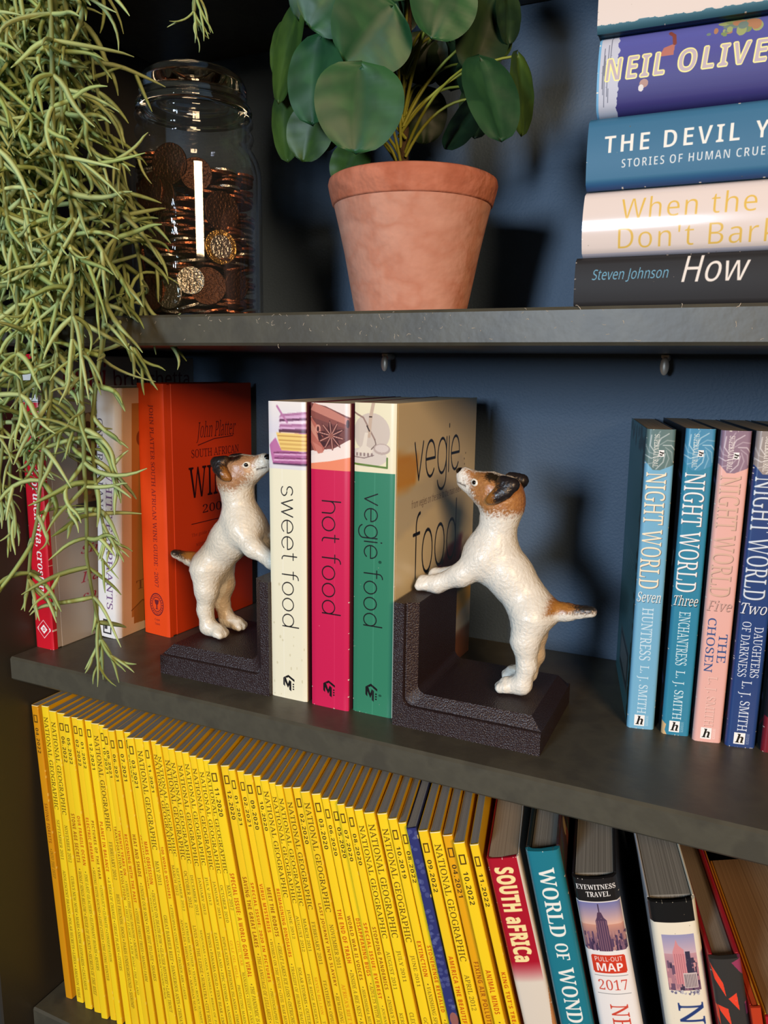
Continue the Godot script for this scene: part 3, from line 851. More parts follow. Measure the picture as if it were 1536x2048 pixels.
func stacked_books() -> void:
	var H := 0.24436
	var m := 0.24
	var f := func(x: float) -> float: return x / m
	# bottom: black
	var im := page(120, 1200, rgb(42, 41, 42))
	put(im, "Steven Johnson", 0.5, 0.77, f.call(0.0083), f.call(0.0437), rgb(104, 160, 186), "sans", true, 0.2)
	put(im, "How", 0.45, 0.95, f.call(0.0496), f.call(0.0785), rgb(226, 218, 208), "sans", true, 0.2)
	put(im, "We Got to Now", 0.45, 0.95, f.call(0.0865), f.call(0.185), rgb(226, 218, 208), "sans", true, 0.2)
	wear(im, 51, 0.8, rgb(150, 140, 130))
	var o := {"spine": printed(im, 0.55, 0.3), "front": mat(rgb(34, 34, 36), 0.35), "rear": mat(rgb(34, 34, 36), 0.35), "th": 0.0022, "over": 0.003, "r": 0.002, "bulge": 0.0016, "pages": paper}
	var b := book("hardback_book", "black hardback with pale blue author lettering at the bottom of the stack", "book", 0.0243, m, 0.155, o, "books lying in a stack on the top shelf")
	lay(b, 0.1008, H + 0.0002, -0.018, 0.0243)
	# white with gold lettering
	im = page(160, 1200, rgb(228, 214, 206))
	put(im, "When the", 0.53, 0.85, f.call(0.0177), f.call(0.0765), rgb(224, 186, 92), "sans", true, 0, -0.3, 3)
	put(im, "Dogs", 0.46, 0.85, f.call(0.0875), f.call(0.118), rgb(224, 186, 92), "sans", true, 0, -0.3, 3)
	put(im, "Don't Bark", 0.11, 0.42, f.call(0.0172), f.call(0.086), rgb(224, 186, 92), "sans", true, 0, -0.3, 3)
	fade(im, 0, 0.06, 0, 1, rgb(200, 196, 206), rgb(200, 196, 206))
	wear(im, 52, 0.8, rgb(250, 246, 240))
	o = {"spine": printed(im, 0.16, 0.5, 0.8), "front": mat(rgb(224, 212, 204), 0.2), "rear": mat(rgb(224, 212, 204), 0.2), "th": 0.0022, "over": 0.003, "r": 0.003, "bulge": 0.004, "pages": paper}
	b = book("hardback_book", "glossy white hardback with yellow lettering, second from the bottom of the stack", "book", 0.0312, m, 0.15, o, "books lying in a stack on the top shelf")
	lay(b, 0.1031, H + 0.0245, -0.018, 0.0312)
	# blue
	im = page(170, 1200, rgb(58, 108, 140))
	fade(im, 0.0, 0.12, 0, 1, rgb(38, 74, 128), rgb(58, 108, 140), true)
	put(im, "THE DEVIL", 0.485, 0.72, f.call(0.0079), f.call(0.0667), rgb(236, 228, 218), "sans_bold", true, 0, -0.4, 6)
	put(im, "YOU KNOW", 0.485, 0.72, f.call(0.0728), f.call(0.132), rgb(236, 228, 218), "sans_bold", true, 0, -0.4, 6)
	put(im, "STORIES OF HUMAN CRUELTY AND COMPASSION", 0.265, 0.38, f.call(0.0164), f.call(0.132), rgb(222, 222, 220), "sans_bold", true, 0, -0.6, 6)
	wear(im, 53, 0.8)
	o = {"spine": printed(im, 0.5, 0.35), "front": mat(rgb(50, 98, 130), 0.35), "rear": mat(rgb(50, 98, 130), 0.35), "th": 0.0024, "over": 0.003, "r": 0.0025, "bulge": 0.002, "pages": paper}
	b = book("hardback_book", "steel blue hardback with white capitals in the middle of the stack", "book", 0.0322, m, 0.155, o, "books lying in a stack on the top shelf")
	lay(b, 0.1034, H + 0.0559, -0.018, 0.0322)
	# violet blue with map
	im = page(200, 1200, rgb(74, 74, 140))
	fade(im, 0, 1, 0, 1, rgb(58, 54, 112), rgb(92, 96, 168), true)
	fr(im, 0, 1, 0, 0.03, rgb(190, 194, 208))
	fr(im, 0, 1, 0, 0.004, rgb(110, 170, 210))
	var g := RandomNumberGenerator.new()
	g.seed = 61
	for k in 30: oval(im, k / 30.0, 0.03 + g.randf() * 0.006, 0.04, 0.004 + g.randf() * 0.003, rgb(190, 194, 208))
	for k in 12: fr(im, g.randf_range(0.05, 0.9), g.randf_range(0.05, 0.95) + 0.05, 0.008 + k * 0.0015, 0.009 + k * 0.0015, rgb(120, 124, 140))
	for q in [[0.93, 0.25, 0.1, 0.05], [0.86, 0.27, 0.1, 0.02], [0.8, 0.215, 0.06, 0.012], [0.95, 0.34, 0.12, 0.05], [0.9, 0.44, 0.16, 0.04], [0.85, 0.6, 0.2, 0.06]]:
		for k in 8: oval(im, q[0] + g.randf_range(-0.06, 0.06), q[1] + g.randf_range(-0.02, 0.02), q[2] * g.randf_range(0.3, 0.7), q[3] * g.randf_range(0.2, 0.5), [rgb(122, 140, 92), rgb(150, 160, 106), rgb(168, 122, 92), rgb(110, 128, 120)][k % 4])
	poly(im, [Vector2(0.62, 0.113), Vector2(0.72, 0.12), Vector2(0.76, 0.14), Vector2(0.62, 0.138)], rgb(176, 112, 100))
	line(im, [Vector2(0.76, 0.139), Vector2(0.86, 0.137), Vector2(0.9, 0.13)], 4.0, rgb(126, 66, 58))
	oval(im, 0.33, 0.088, 0.05, 0.008, rgb(176, 140, 130)); oval(im, 0.28, 0.083, 0.04, 0.005, rgb(220, 216, 214))
	for k in 9:
		var q := Vector2(cos(k * TAU / 8) * 0.017, sin(k * TAU / 8) * 0.0021) if k < 8 else Vector2.ZERO
		var c := rgb(244, 236, 150) if k < 8 else rgb(186, 172, 180)
		put(im, "NEIL", 0.41 + q.x, 0.67 + q.x, f.call(0.0038) + q.y, f.call(0.0295) + q.y, c, "sans_bold", true, 0.1, -0.4, 6)
		put(im, "OLIVER", 0.41 + q.x, 0.67 + q.x, f.call(0.0355) + q.y, f.call(0.0802) + q.y, c, "sans_bold", true, 0.1, -0.4, 6)
	wear(im, 54, 0.6)
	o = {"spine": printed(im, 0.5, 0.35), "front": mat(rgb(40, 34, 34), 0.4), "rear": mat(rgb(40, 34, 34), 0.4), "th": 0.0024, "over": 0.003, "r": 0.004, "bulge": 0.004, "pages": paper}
	b = book("hardback_book", "violet blue hardback with gold-edged capitals and a map, above the steel blue one", "book", 0.0355, m, 0.155, o, "books lying in a stack on the top shelf")
	lay(b, 0.1064, H + 0.0884, -0.017, 0.0355, deg_to_rad(1.5))
	# topmost
	im = page(150, 1200, rgb(218, 204, 194))
	fade(im, 0, 0.14, 0, 1, rgb(40, 78, 92), rgb(70, 120, 136), true)
	for k in 24: oval(im, 0.14, 0.0 + k / 60.0, 0.02 + g.randf() * 0.03, 0.012, rgb(218, 204, 194))
	wear(im, 55, 1.0, rgb(170, 160, 150))
	o = {"spine": printed(im, 0.5, 0.4), "front": mat(rgb(40, 70, 84), 0.4), "rear": mat(rgb(40, 70, 84), 0.4), "th": 0.0024, "over": 0.003, "r": 0.0012, "bulge": 0.001, "pages": paper}
	b = book("hardback_book", "pale hardback with a teal lower edge, topmost of the stack", "book", 0.0300, m, 0.15, o, "books lying in a stack on the top shelf")
	lay(b, 0.1050, H + 0.1241, -0.017, 0.0300, deg_to_rad(1.5))

# ------------------------------------------------------------------ the row of yellow magazines: pitch in mm, kind, date, heading, rest, tone
const LOW := -0.297
var issues := [
	"10.6|D|04.2022|SAVING FORESTS|INTO THE DEEP", "10.5|N|SEPTEMBER 2011||ADOLESCENT BRAINS • POLAR SECRETS • LIBYA • AMAZON TRIBE", "8.7|N|NOVEMBER 2012||CUBA'S NEW NOW • MARS • SNOW LEOPARDS • CAUCASUS",
	"8.7|D|06.2022|STONE AGE SECRETS|WHAT SINGS BELOW • RIVER OF PLENTY • SECRETS OF THE REEF", "7.1|D|05.2022|OUR FRAGILE OCEAN|THE LAST GLACIERS • ELEPHANT ROADS • RIVERS", "6.5|D|02.2022|ELECTRIC DREAMS|SEEING WITH SOUND • LOST CITIES • THE LONG WINTER", "5.9|D|01.2022|PICTURES OF THE YEAR|CONFLICT • CLIMATE • CONSERVATION", "6.9|D|12.2021|PLANET IN BALANCE|A YEAR OF CHANGE • GREAT PLAINS • OTTERS",
	"7.7|N|FEBRUARY 2012||BEST FRIENDS: DOGS • PARIS UNDERGROUND • SHRIMP", "5.3|D|10.2021|TRANSPORTATION REVOLUTION|SWIFT FLIGHT • A NEW ROAD • THE ISLAND", "5.3|D|09.2021|TWENTY YEARS ON|VOICES • THE LONG SHADOW • MEMORY", "6.1|D|06.2021|RECKONING WITH THE PAST|OTHER FOREST TREES • MANGO FARM", "7.1|D|07.2021|HEAT AND SHADE|UNDER OUR SKIN • TOO HOT TO LIVE • SHARKS", "6.0|D|08.2021|SURVIVING THE HEAT|WATER • CONSERVATION IN AFRICA • ISLAND WALK",
	"6.9|D|03.2021|MARS OBSESSION|DESCENT ON DEATH ROW • GLACIER MYSTERY • LAKE TROUT", "7.7|N|MAY 2011||GREAT BARRIER REEF • DANGEROUS ANTS • CHINA'S DUST BOWL", "5.4|D|11.2021|100 WORLD WONDERS|ETHIOPIAN CONFLICT • FROZEN ARK • CAVES", "5.4|N|MARCH 2012||APOSTLES • RHINO WARS • ARABIAN SEAS", "4.9|N|SEPTEMBER 2012||EXTREME WEATHER • YEMEN • ROCKY SUMMIT • A WILD IDEA", "7.0|N|OCTOBER 2012||LIVES ON THE LEDGE • SUMATRA • CITY SOLUTIONS",
	"5.6|N|DECEMBER 2012||SEQUOIAS • GAZA TUNNELS • BIRDS OF PARADISE • DRUID", "6.1|N|JANUARY 2012||TWINS • PANAMA GOLD • TINY BEAR • EMPTY ROADS", "6.0|N|JULY 2012||EASTER ISLAND • EPIC STORMS • VANISHING LANGUAGES", "5.9|N|JANUARY 2011||POPULATION • PHOENIX ISLANDS • TIMBUKTU • KAMPALA", "5.8|N|OCTOBER 2010|GULF OIL SPILL|PROTECTING MARINE LIFE • AUSTRALIA'S GIANTS", "5.9|N|MAY 2012|CIVIL WAR|MANAKINS • EGYPT • ANATOMY OF HANDS • GLASS CITY",
	"9.8|D|11.2020|SPECIAL ISSUE: A WORLD GONE VIRAL|THE PANDEMIC IS CHANGING OUR VIEW OF SCIENCE", "7.3|D|12.2020|SAVING THE GREAT LAKES|THE LANGUAGE OF LULLABIES • ARCTIC DREAMING", "5.6|D|01.2021|SPECIAL ISSUE: 2020 IN PICTURES|PHOTOGRAPHS FROM AN UNFORGETTABLE YEAR", "6.0|D|02.2021|VIRUS MYSTERIES|WOMEN ON THE MOVE • CIVIL WAR MONUMENTS • REWILD", "7.0|D|09.2020|MEET THE ROBOTS|GREAT LAKES ICE LOSS • OSTRICHES • PROTECTING OCEANS", "5.9|D|10.2020|REIMAGINING DINOSAURS|TRAGEDY OF HUMAN TRAFFICKING • SAVING AVOCADOS",
	"6.5|N|JUNE 2012||SOLAR STORMS • OUTER BANKS • TERRA-COTTA ARMY • FIELDS", "5.4|N|AUGUST 2012||PINE RIDGE RESERVATION • GANNETS • LAST LONDON FOG", "5.6|N|MARCH 2011|SEVEN BILLION|TAMING THE WILD • AGE OF MAN • LONDON TRAM", "6.4|N|FEBRUARY 2011||FEATHERS • OPIUM WARS • ARTIFICIAL BEES • PARIS", "6.6|D|02.2020|LAST JOURNEY INTO SLAVERY|REWILDING A PRAIRIE • NEW SPECIES", "7.4|N|NOVEMBER 2011|AFRICA'S RIFT VALLEY|ANGLO-SAXON TREASURE • TIGERS", "7.2|D|03.2020|THE END OF TRASH|INSIDE A BEE NEST • KIDNAPPED STUDENTS • GOLD",
	"5.7|D|06.2020|WORLD WAR II VOICES|HIROSHIMA MEMORIES • EMPEROR PENGUINS", "6.4|D|05.2020|DISAPPEARING BUGS|ADULTS WITH AUTISM • SOUTH AMERICA'S HILLS", "5.9|D|07.2020|SPECIAL ISSUE: EVEREST|JOURNEY TO THE ROOF OF THE WORLD", "5.9|D|08.2020|STOPPING PANDEMICS|INDIA'S WATER CRISIS • 100 YEARS OF VOTES", "6.5|N|AUGUST 2011||KERMODE BEAR • GREAT BEAR RAINFOREST • ROBOTS", "8.2|N|JULY 2011||CLEOPATRA • POLAR BEARS • BAGHDAD AFTER THE STORM", "7.6|N|JUNE 2011||GÖBEKLI TEPE • NAMIBIA • CHILD BRIDES • OSTIA",
	"6.6|D|10.2019|EXTINCTION|VANISHING SPECIES • SEA TURTLES • GIRAFFES", "5.9|D|08.2022|STONEHENGE REVEALED|HORSESHOE CRABS • INDIA'S HIDDEN CAVES", "7.4|B||", "7.0|D|09.2022|AMERICA THE BEAUTIFUL|KEEPING COMMUNITIES • ONCE A FARM", "7.9|N|APRIL 2012||CLIMBING K2 • AFRICAN MEERKATS • SAILORS", "7.1|D|04.2021|FIXING AIR POLLUTION|WILDFIRE SMOKE • CICADA SUMMER", "9.5|D|10.2022|ANIMAL MINDS|ON THE ROAD IN AFGHANISTAN • LAKES", "6.3|D|11.2022|KING TUT'S TREASURES 100 YEARS LATER|THE MUSEUM",
]

func magazine_print() -> Image:
	var im := page(2048, 1500, rgb(240, 196, 16))
	var g := RandomNumberGenerator.new()
	g.seed = 5
	for i in issues.size():
		var q: PackedStringArray = issues[i].split("|")
		var a := (i * 37.0) / 2048.0
		var b := (i * 37.0 + 37.0) / 2048.0
		var col := rgb(250, 216, 34).lerp(rgb(238, 192, 30), g.randf() * 0.6)
		if i == 0: col = rgb(214, 146, 16)
		if q[0] == "7.1" and i == 51: col = rgb(228, 166, 20)
		fr(im, a, b, 0, 1, col)
		var f := func(k: float) -> float: return lerpf(a, b, k)
		var ink_c := rgb(86, 62, 14)
		var red := rgb(196, 84, 14) if i % 3 else rgb(150, 84, 16)
		match q[1]:
			"N":
				var d := g.randf_range(-0.006, 0.006)
				put(im, "NATIONAL GEOGRAPHIC", f.call(0.22), f.call(0.8), 0.035 + d, 0.335 + d, ink_c, "serif")
				put(im, q[2], f.call(0.28), f.call(0.72), 0.37 + d, 0.37 + d + 0.0095 * q[2].length(), rgb(110, 84, 24), "serif")
				var y := 0.54 + d
				if q[3]:
					put(im, q[3], f.call(0.3), f.call(0.7), y, y + 0.0085 * q[3].length(), rgb(210, 120, 20), "serif")
					y += 0.0085 * q[3].length() + 0.02
				put(im, q[4], f.call(0.3), f.call(0.7), y, minf(0.985, y + 0.0082 * q[4].length()), rgb(112, 84, 22), "serif")
			"D":
				var d := g.randf_range(-0.004, 0.004) + 0.028
				fr(im, f.call(0.24), f.call(0.76), d, d + 0.024, ink_c)
				fr(im, f.call(0.34), f.call(0.66), d + 0.0032, d + 0.0208, col)
				put(im, q[2], f.call(0.28), f.call(0.72), d + 0.042, d + 0.125, rgb(50, 40, 20), "sans_bold", true, 0, -0.4, 4)
				var y := 0.29 + d
				var n := 0.0095 * q[3].length()
				put(im, q[3], f.call(0.27), f.call(0.73), y, y + n, red, "sans_bold", true, 0, 0, 5)
				put(im, "• " + q[4], f.call(0.3), f.call(0.72), y + n + 0.02, minf(0.985, y + n + 0.02 + 0.0078 * q[4].length()), rgb(112, 84, 22), "serif", true, 0.2)
			"B":
				fr(im, a, b, 0, 1, rgb(48, 54, 112))
				for k in 60: oval(im, f.call(g.randf()), g.randf() * 0.55, 0.004, 0.003 + g.randf() * 0.004, Color(0.5, 0.55, 0.72, 0.3))
				oval(im, f.call(0.6), 0.50, 0.007, 0.02, rgb(150, 96, 90))
				poly(im, [Vector2(a, 0.56), Vector2(f.call(0.5), 0.56), Vector2(f.call(0.5), 0.68), Vector2(a, 0.6)], rgb(140, 190, 60))
				poly(im, [Vector2(f.call(0.5), 0.56), Vector2(b, 0.56), Vector2(b, 0.64), Vector2(f.call(0.5), 0.62)], rgb(190, 50, 60))
				poly(im, [Vector2(a, 0.6), Vector2(f.call(0.5), 0.68), Vector2(f.call(0.5), 0.75), Vector2(a, 0.72)], rgb(70, 160, 190))
				poly(im, [Vector2(f.call(0.5), 0.62), Vector2(b, 0.64), Vector2(b, 0.74), Vector2(f.call(0.5), 0.75)], rgb(220, 214, 206))
				fr(im, a, b, 0.75, 1, rgb(216, 110, 60))
		# soft white scuffs along the edges
		for k in 14:
			var x: float = a if g.randf() < 0.5 else b - 0.001
			im.fill_rect(Rect2i(int(x * 2048), g.randi_range(0, 1480), 2, g.randi_range(3, 16)), col.lerp(Color(1, 0.95, 0.66), 0.5))
		if q[1] != "B": im.fill_rect(Rect2i(int(a * 2048), 0, 37, 3), rgb(240, 232, 190))
	return im

func magazines() -> void:
	var im := magazine_print()
	var spine := printed(im, 0.42, 0.4)
	var gloss := pages_material(rgb(160, 157, 150), rgb(84, 82, 80), 31)
	var yellow := mat(rgb(232, 184, 34), 0.4, 0.4)
	var blue := mat(rgb(48, 54, 100), 0.4, 0.4)
	var g := RandomNumberGenerator.new()
	g.seed = 77
	var x := -0.2972
	var h := 0.2535
	var yaw := 0.0
	var last := 0.0
	var last_in := 0.0
	var last_w := 0.0
	for i in issues.size():
		var q: PackedStringArray = issues[i].split("|")
		var k := i / 53.0
		var lean := 0.060 + 0.182 * k
		var pitch := float(q[0]) * 0.001 * (0.985 if i < 5 else 1.0)
		var w := minf(pitch * 0.86, 0.0048) * cos(lean)
		var wf := minf(pitch * 0.85, 0.0068) * cos(lean) * cos(yaw)
		# turned as far as the open sides of its left neighbours allow
		if i > 0: yaw = clampf(yaw + (last + (wf - w) * 0.5 - last_in - last_w * 1.06 / cos(lean)) / 0.172, 0.0, deg_to_rad(13.0))
		last = pitch
		last_in = (wf - w) * 0.5
		last_w = w
		var head := ""
		if q.size() > 3 and q[3] and not q[3].begins_with("KING"):
			head = ", heading " + " ".join(q[3].to_lower().replace(":", "").replace("'s", "").replace("2020 ", "").split(" ").slice(0, 4))
		if i >= 52: head = ", heading animal minds" if i == 52 else ", beside the red guidebook"
		var label := ""
		match q[1]:
			"N":
				var topics := q[4].to_lower().split(" • ")
				label = "yellow magazine titled in capitals, dated %s, listing %s" % [q[2].capitalize(), topics[1 if topics.size() > 1 else 0]]
			"D": label = "yellow magazine with boxed mark and %s on its spine%s" % [q[2], head]
			"B": label = "dark blue magazine spine with coloured patches among the yellow magazines"
		if i == 0: label = "darkest orange magazine at the left end of the row, against the side panel"
		var t := thing("magazine", label, "magazine", Vector3.ZERO, "magazines leaning in a row on the lower shelf")
		var hh := h + g.randf_range(-0.0008, 0.0012)
		var d := 0.172
		# the folded spine is thicker than the open side
		var s := MB.new()
		var o := spine_outline(wf, 0.0002, 0.0004, 0.0003, 0.0016)
		s.prism(o, 0, hh, wf, (i * 37.0 + 1.0) / 2048.0, (i * 37.0 + 36.0) / 2048.0)
		part("spine", s.done(), spine, t)
		var a := wf / 2
		var b := w / 2
		for e: float in [1.0, -1.0]:
			var c := MB.new()
			c.prism(PackedVector2Array([Vector2(e * a, -0.0016), Vector2(e * (a - 0.0002), -0.0016), Vector2(e * (b - 0.0002), -d), Vector2(e * b, -d)]), 0, hh, wf)
			part("front_cover" if e > 0 else "back_cover", c.done(), blue if q[1] == "B" else yellow, t)
		var p := MB.new()
		p.prism(PackedVector2Array([Vector2(-a + 0.00025, -0.0009), Vector2(a - 0.00025, -0.0009), Vector2(b - 0.00025, -d + 0.0006), Vector2(-b + 0.00025, -d + 0.0006)]), 0.0004, hh - 0.0002, wf)
		part("pages", p.done(), gloss, t)
		var dz := g.randf_range(-0.0022, 0.0022)
		if i in [7, 13]: dz -= 0.003
		stand(t, x + hh * sin(lean), LOW, -0.0145, wf, yaw, lean)
		t.position += t.basis.z * dz
		x += pitch

func lower_books() -> void:
	var g := RandomNumberGenerator.new()
	g.seed = 14
	var grey := pages_material(rgb(150, 146, 136), rgb(96, 92, 84), 33)
	# red and cream guide
	var im := page(112, 1240, rgb(222, 212, 196))
	fr(im, 0, 1, 0, 0.265, rgb(172, 24, 44))
	fade(im, 0, 1, 0.262, 0.315, rgb(172, 24, 44), rgb(222, 212, 196))
	fr(im, 0.93, 1, 0, 1, rgb(222, 212, 196))
	put(im, "SOUTH aFRICa", 0.17, 0.76, 0.022, 0.262, rgb(246, 226, 160), "sans_bold", true, 0, 1.0)
	poly(im, [Vector2(1, 0.33), Vector2(0.8, 0.5), Vector2(0.9, 0.8), Vector2(1, 0.9)], rgb(190, 130, 80))
	wear(im, 81, 1.0)
	var o := {"spine": printed(im, 0.32, 0.5), "front": mat(rgb(206, 198, 184), 0.4), "rear": mat(rgb(150, 26, 40), 0.4), "pages": pages_material(rgb(176, 158, 134), rgb(130, 114, 94), 32), "th": 0.0008, "r": 0.001, "bulge": 0.0006}
	var b := book("guidebook", "red and cream guidebook lettered SOUTH AFRICA, right of the yellow magazines", "book", 0.0184, 0.248, 0.16, o)
	stand(b, 0.0715 + 0.248 * sin(0.245), LOW, -0.014, 0.0184, deg_to_rad(12), 0.245)
	# teal book
	im = page(112, 1280, rgb(34, 120, 138))
	put(im, "WORLD", 0.27, 0.74, 0.038, 0.20, rgb(240, 238, 230), "serif_bold")
	put(im, "OF", 0.32, 0.7, 0.215, 0.256, rgb(240, 238, 230), "serif_bold")
	put(im, "WONDERS", 0.27, 0.74, 0.273, 0.485, rgb(240, 238, 230), "serif_bold")
	wear(im, 82, 0.6)
	var dk := page(260, 400, rgb(66, 46, 46))
	for k in 130:
		var a := Vector2(g.randf(), g.randf())
		oval(dk, a.x, a.y, g.randf_range(0.01, 0.05), g.randf_range(0.008, 0.04), [rgb(110, 60, 50), rgb(50, 70, 52), rgb(150, 130, 90), rgb(60, 50, 80), rgb(36, 28, 34)][k % 5], g.randf())
	o = {"spine": printed(im, 0.32, 0.5), "front": printed(dk, 0.4), "rear": mat(rgb(28, 40, 44), 0.4), "pages": grey, "th": 0.0022, "over": 0.003, "dip": 0.002, "r": 0.0022, "bulge": 0.0012}
	b = book("hardback_book", "teal hardback lettered WORLD OF WONDERS, right of the red and cream guidebook", "book", 0.0187, 0.258, 0.17, o)
	stand(b, 0.0935 + 0.258 * sin(0.228), LOW, -0.012, 0.0187, deg_to_rad(10), 0.228)
	# guide with black head, city picture and red badge
	im = page(150, 1240, rgb(236, 232, 228))
	fr(im, 0, 1, 0, 0.054, rgb(34, 32, 32))
	put(im, "EYEWITNESS", 0.06, 0.95, 0.0135, 0.026, rgb(244, 242, 238), "serif_bold", false)
	put(im, "TRAVEL", 0.26, 0.80, 0.031, 0.0435, rgb(244, 242, 238), "serif_bold", false)
	fade(im, 0.02, 0.98, 0.057, 0.11, rgb(118, 120, 170), rgb(226, 180, 160))
	fade(im, 0.02, 0.98, 0.11, 0.172, rgb(206, 150, 130), rgb(92, 68, 98))
	for k in 120:
		var x := g.randf() * 0.94 + 0.03
		var y := 0.125 + g.randf() * 0.047
		fr(im, x, x + 0.02 + g.randf() * 0.03, y, minf(0.173, y + 0.006 + g.randf() * 0.02), [rgb(86, 66, 94), rgb(130, 96, 116), rgb(62, 48, 74), rgb(176, 132, 128)][k % 4])
	fr(im, 0.47, 0.49, 0.06, 0.082, rgb(70, 56, 80))
	poly(im, [Vector2(0.44, 0.08), Vector2(0.52, 0.08), Vector2(0.56, 0.092), Vector2(0.62, 0.1), Vector2(0.64, 0.174), Vector2(0.34, 0.174), Vector2(0.37, 0.1), Vector2(0.41, 0.092)], rgb(84, 62, 86))
	for k in 5: fr(im, 0.38 + k * 0.05, 0.395 + k * 0.05, 0.1, 0.174, rgb(132, 96, 112))
	fr(im, 0.14, 0.86, 0.184, 0.228, rgb(206, 62, 40)); fr(im, 0.12, 0.88, 0.187, 0.225, rgb(206, 62, 40))
	put(im, "PULL-OUT", 0.19, 0.81, 0.188, 0.199, rgb(246, 240, 236), "sans", false)
	put(im, "MAP", 0.2, 0.8, 0.203, 0.2235, rgb(246, 240, 236), "sans_bold", false)
	fr(im, 0.12, 0.88, 0.2345, 0.2355, rgb(150, 150, 150)); fr(im, 0.12, 0.88, 0.279, 0.28, rgb(150, 150, 150))
	put(im, "2017", 0.17, 0.83, 0.244, 0.27, rgb(204, 76, 60), "serif", false)
	put(im, "NEW YORK", 0.34, 0.76, 0.305, 0.55, rgb(206, 74, 56), "serif")
	wear(im, 83, 0.8)
	o = {"spine": printed(im, 0.26, 0.5), "front": mat(rgb(30, 30, 34), 0.35), "rear": mat(rgb(30, 28, 34), 0.35), "pages": grey, "th": 0.0012, "over": 0.0008, "dip": 0.002, "r": 0.002, "bulge": 0.0022}
	b = book("guidebook", "guidebook with black head, tall tower picture and red MAP badge, right of the teal hardback", "book", 0.0236, 0.2465, 0.125, o)
	stand(b, 0.1190 + 0.2465 * sin(0.222), LOW, -0.014, 0.0236, deg_to_rad(9.5), 0.222)
	# worn cream guide
	im = page(150, 1240, rgb(234, 226, 204))
	fr(im, 0, 1, 0, 0.046, rgb(28, 28, 28))
	fade(im, 0.18, 0.86, 0.075, 0.12, rgb(150, 150, 186), rgb(206, 178, 186))
	fade(im, 0.18, 0.86, 0.12, 0.205, rgb(196, 150, 158), rgb(120, 90, 110))
	for k in 90:
		var x := 0.18 + g.randf() * 0.64
		var y := 0.13 + g.randf() * 0.06
		fr(im, x, minf(0.86, x + 0.03 + g.randf() * 0.06), y, minf(0.205, y + 0.008 + g.randf() * 0.03), [rgb(204, 150, 150), rgb(110, 84, 106), rgb(176, 126, 136), rgb(70, 60, 80)][k % 4])
	poly(im, [Vector2(0.36, 0.115), Vector2(0.42, 0.1), Vector2(0.46, 0.086), Vector2(0.5, 0.1), Vector2(0.6, 0.11), Vector2(0.62, 0.19), Vector2(0.36, 0.19)], rgb(212, 142, 146))
	for k in 5: fr(im, 0.39 + k * 0.045, 0.4 + k * 0.045, 0.12, 0.19, rgb(170, 106, 116))
	fr(im, 0.62, 0.72, 0.115, 0.19, rgb(60, 56, 76))
	fr(im, 0.52, 0.8, 0.165, 0.2, rgb(206, 190, 186))
	for k in 8: fr(im, 0.54 + k * 0.033, 0.55 + k * 0.033, 0.168, 0.198, rgb(84, 72, 84))
	for k in 40: oval(im, 0.2 + g.randf() * 0.64, 0.207 + g.randf() * 0.008, 0.03, 0.003, [rgb(120, 116, 140), rgb(234, 226, 204), rgb(190, 186, 190)][k % 3])
	put(im, "NEW YORK", 0.3, 0.86, 0.235, 0.64, rgb(44, 64, 120), "serif")
	fr(im, 0.93, 1, 0.0, 0.08, rgb(220, 214, 190))
	wear(im, 84, 2.0, rgb(214, 206, 184))
	o = {"spine": printed(im, 0.28, 0.5), "front": mat(rgb(222, 214, 192), 0.4), "rear": mat(rgb(190, 192, 196), 0.35), "pages": grey, "th": 0.0012, "over": 0.0008, "dip": 0.003, "r": 0.002, "bulge": 0.0016}
	b = book("guidebook", "worn cream guidebook with pink skyscraper picture and large navy letters below its black head", "book", 0.0235, 0.2475, 0.125, o)
	stand(b, 0.1588 + 0.2475 * sin(0.2), LOW, -0.012, 0.0235, deg_to_rad(13.5), 0.202)
	# dark book with red triangles
	im = page(110, 1100, rgb(56, 54, 52))
	var red := rgb(232, 72, 48)
	var plum := rgb(150, 60, 92)
	for q in [[0.0, 0.01, 0.32, 0.06, 0.36, 0.095, 0.08, 0.05], [0.4, 0.1, 0.7, 0.085, 0.72, 0.13, 0.42, 0.1], [0.05, 0.115, 0.36, 0.125, 0.4, 0.17, 0.1, 0.13], [0.0, 0.115, 0.06, 0.12, 0.06, 0.17, 0.0, 0.15], [0.42, 0.215, 0.72, 0.24, 0.46, 0.25, 0.43, 0.23], [0.02, 0.245, 0.2, 0.27, 0.44, 0.3, 0.06, 0.29]]:
		poly(im, [Vector2(q[0], q[1]), Vector2(q[2], q[3]), Vector2(q[4], q[5]), Vector2(q[6], q[7])], red)
	poly(im, [Vector2(0.68, 0.01), Vector2(1, 0), Vector2(1, 0.045)], plum)
	poly(im, [Vector2(0.76, 0.21), Vector2(1, 0.19), Vector2(1, 0.24)], plum)
	fr(im, 0.92, 1, 0.11, 0.14, plum)
	put(im, "The", 0.45, 0.72, 0.305, 0.375, rgb(240, 238, 236), "sans")
	wear(im, 85, 0.5)
	o = {"spine": printed(im, 0.4, 0.4), "front": mat(rgb(170, 30, 44), 0.4), "rear": mat(rgb(150, 20, 34), 0.4), "pages": pages_material(rgb(150, 136, 118), rgb(100, 88, 74), 34), "th": 0.0022, "over": 0.003, "r": 0.0012, "bulge": 0.001}
	b = book("hardback_book", "dark grey hardback with bright red triangles on its spine", "book", 0.0150, 0.226, 0.15, o)
	stand(b, 0.1902 + 0.222 * sin(0.215), LOW, -0.012, 0.0150, deg_to_rad(14), 0.215)
	# two thin ones and a wide pale brown one at the right edge
	o = {"spine": mat(rgb(186, 60, 30), 0.4), "front": mat(rgb(206, 140, 40), 0.4), "rear": mat(rgb(170, 40, 30), 0.4), "th": 0.001, "over": 0.0004, "r": 0.0004, "bulge": 0.0, "pages": mat(rgb(190, 70, 30), 0.6)}
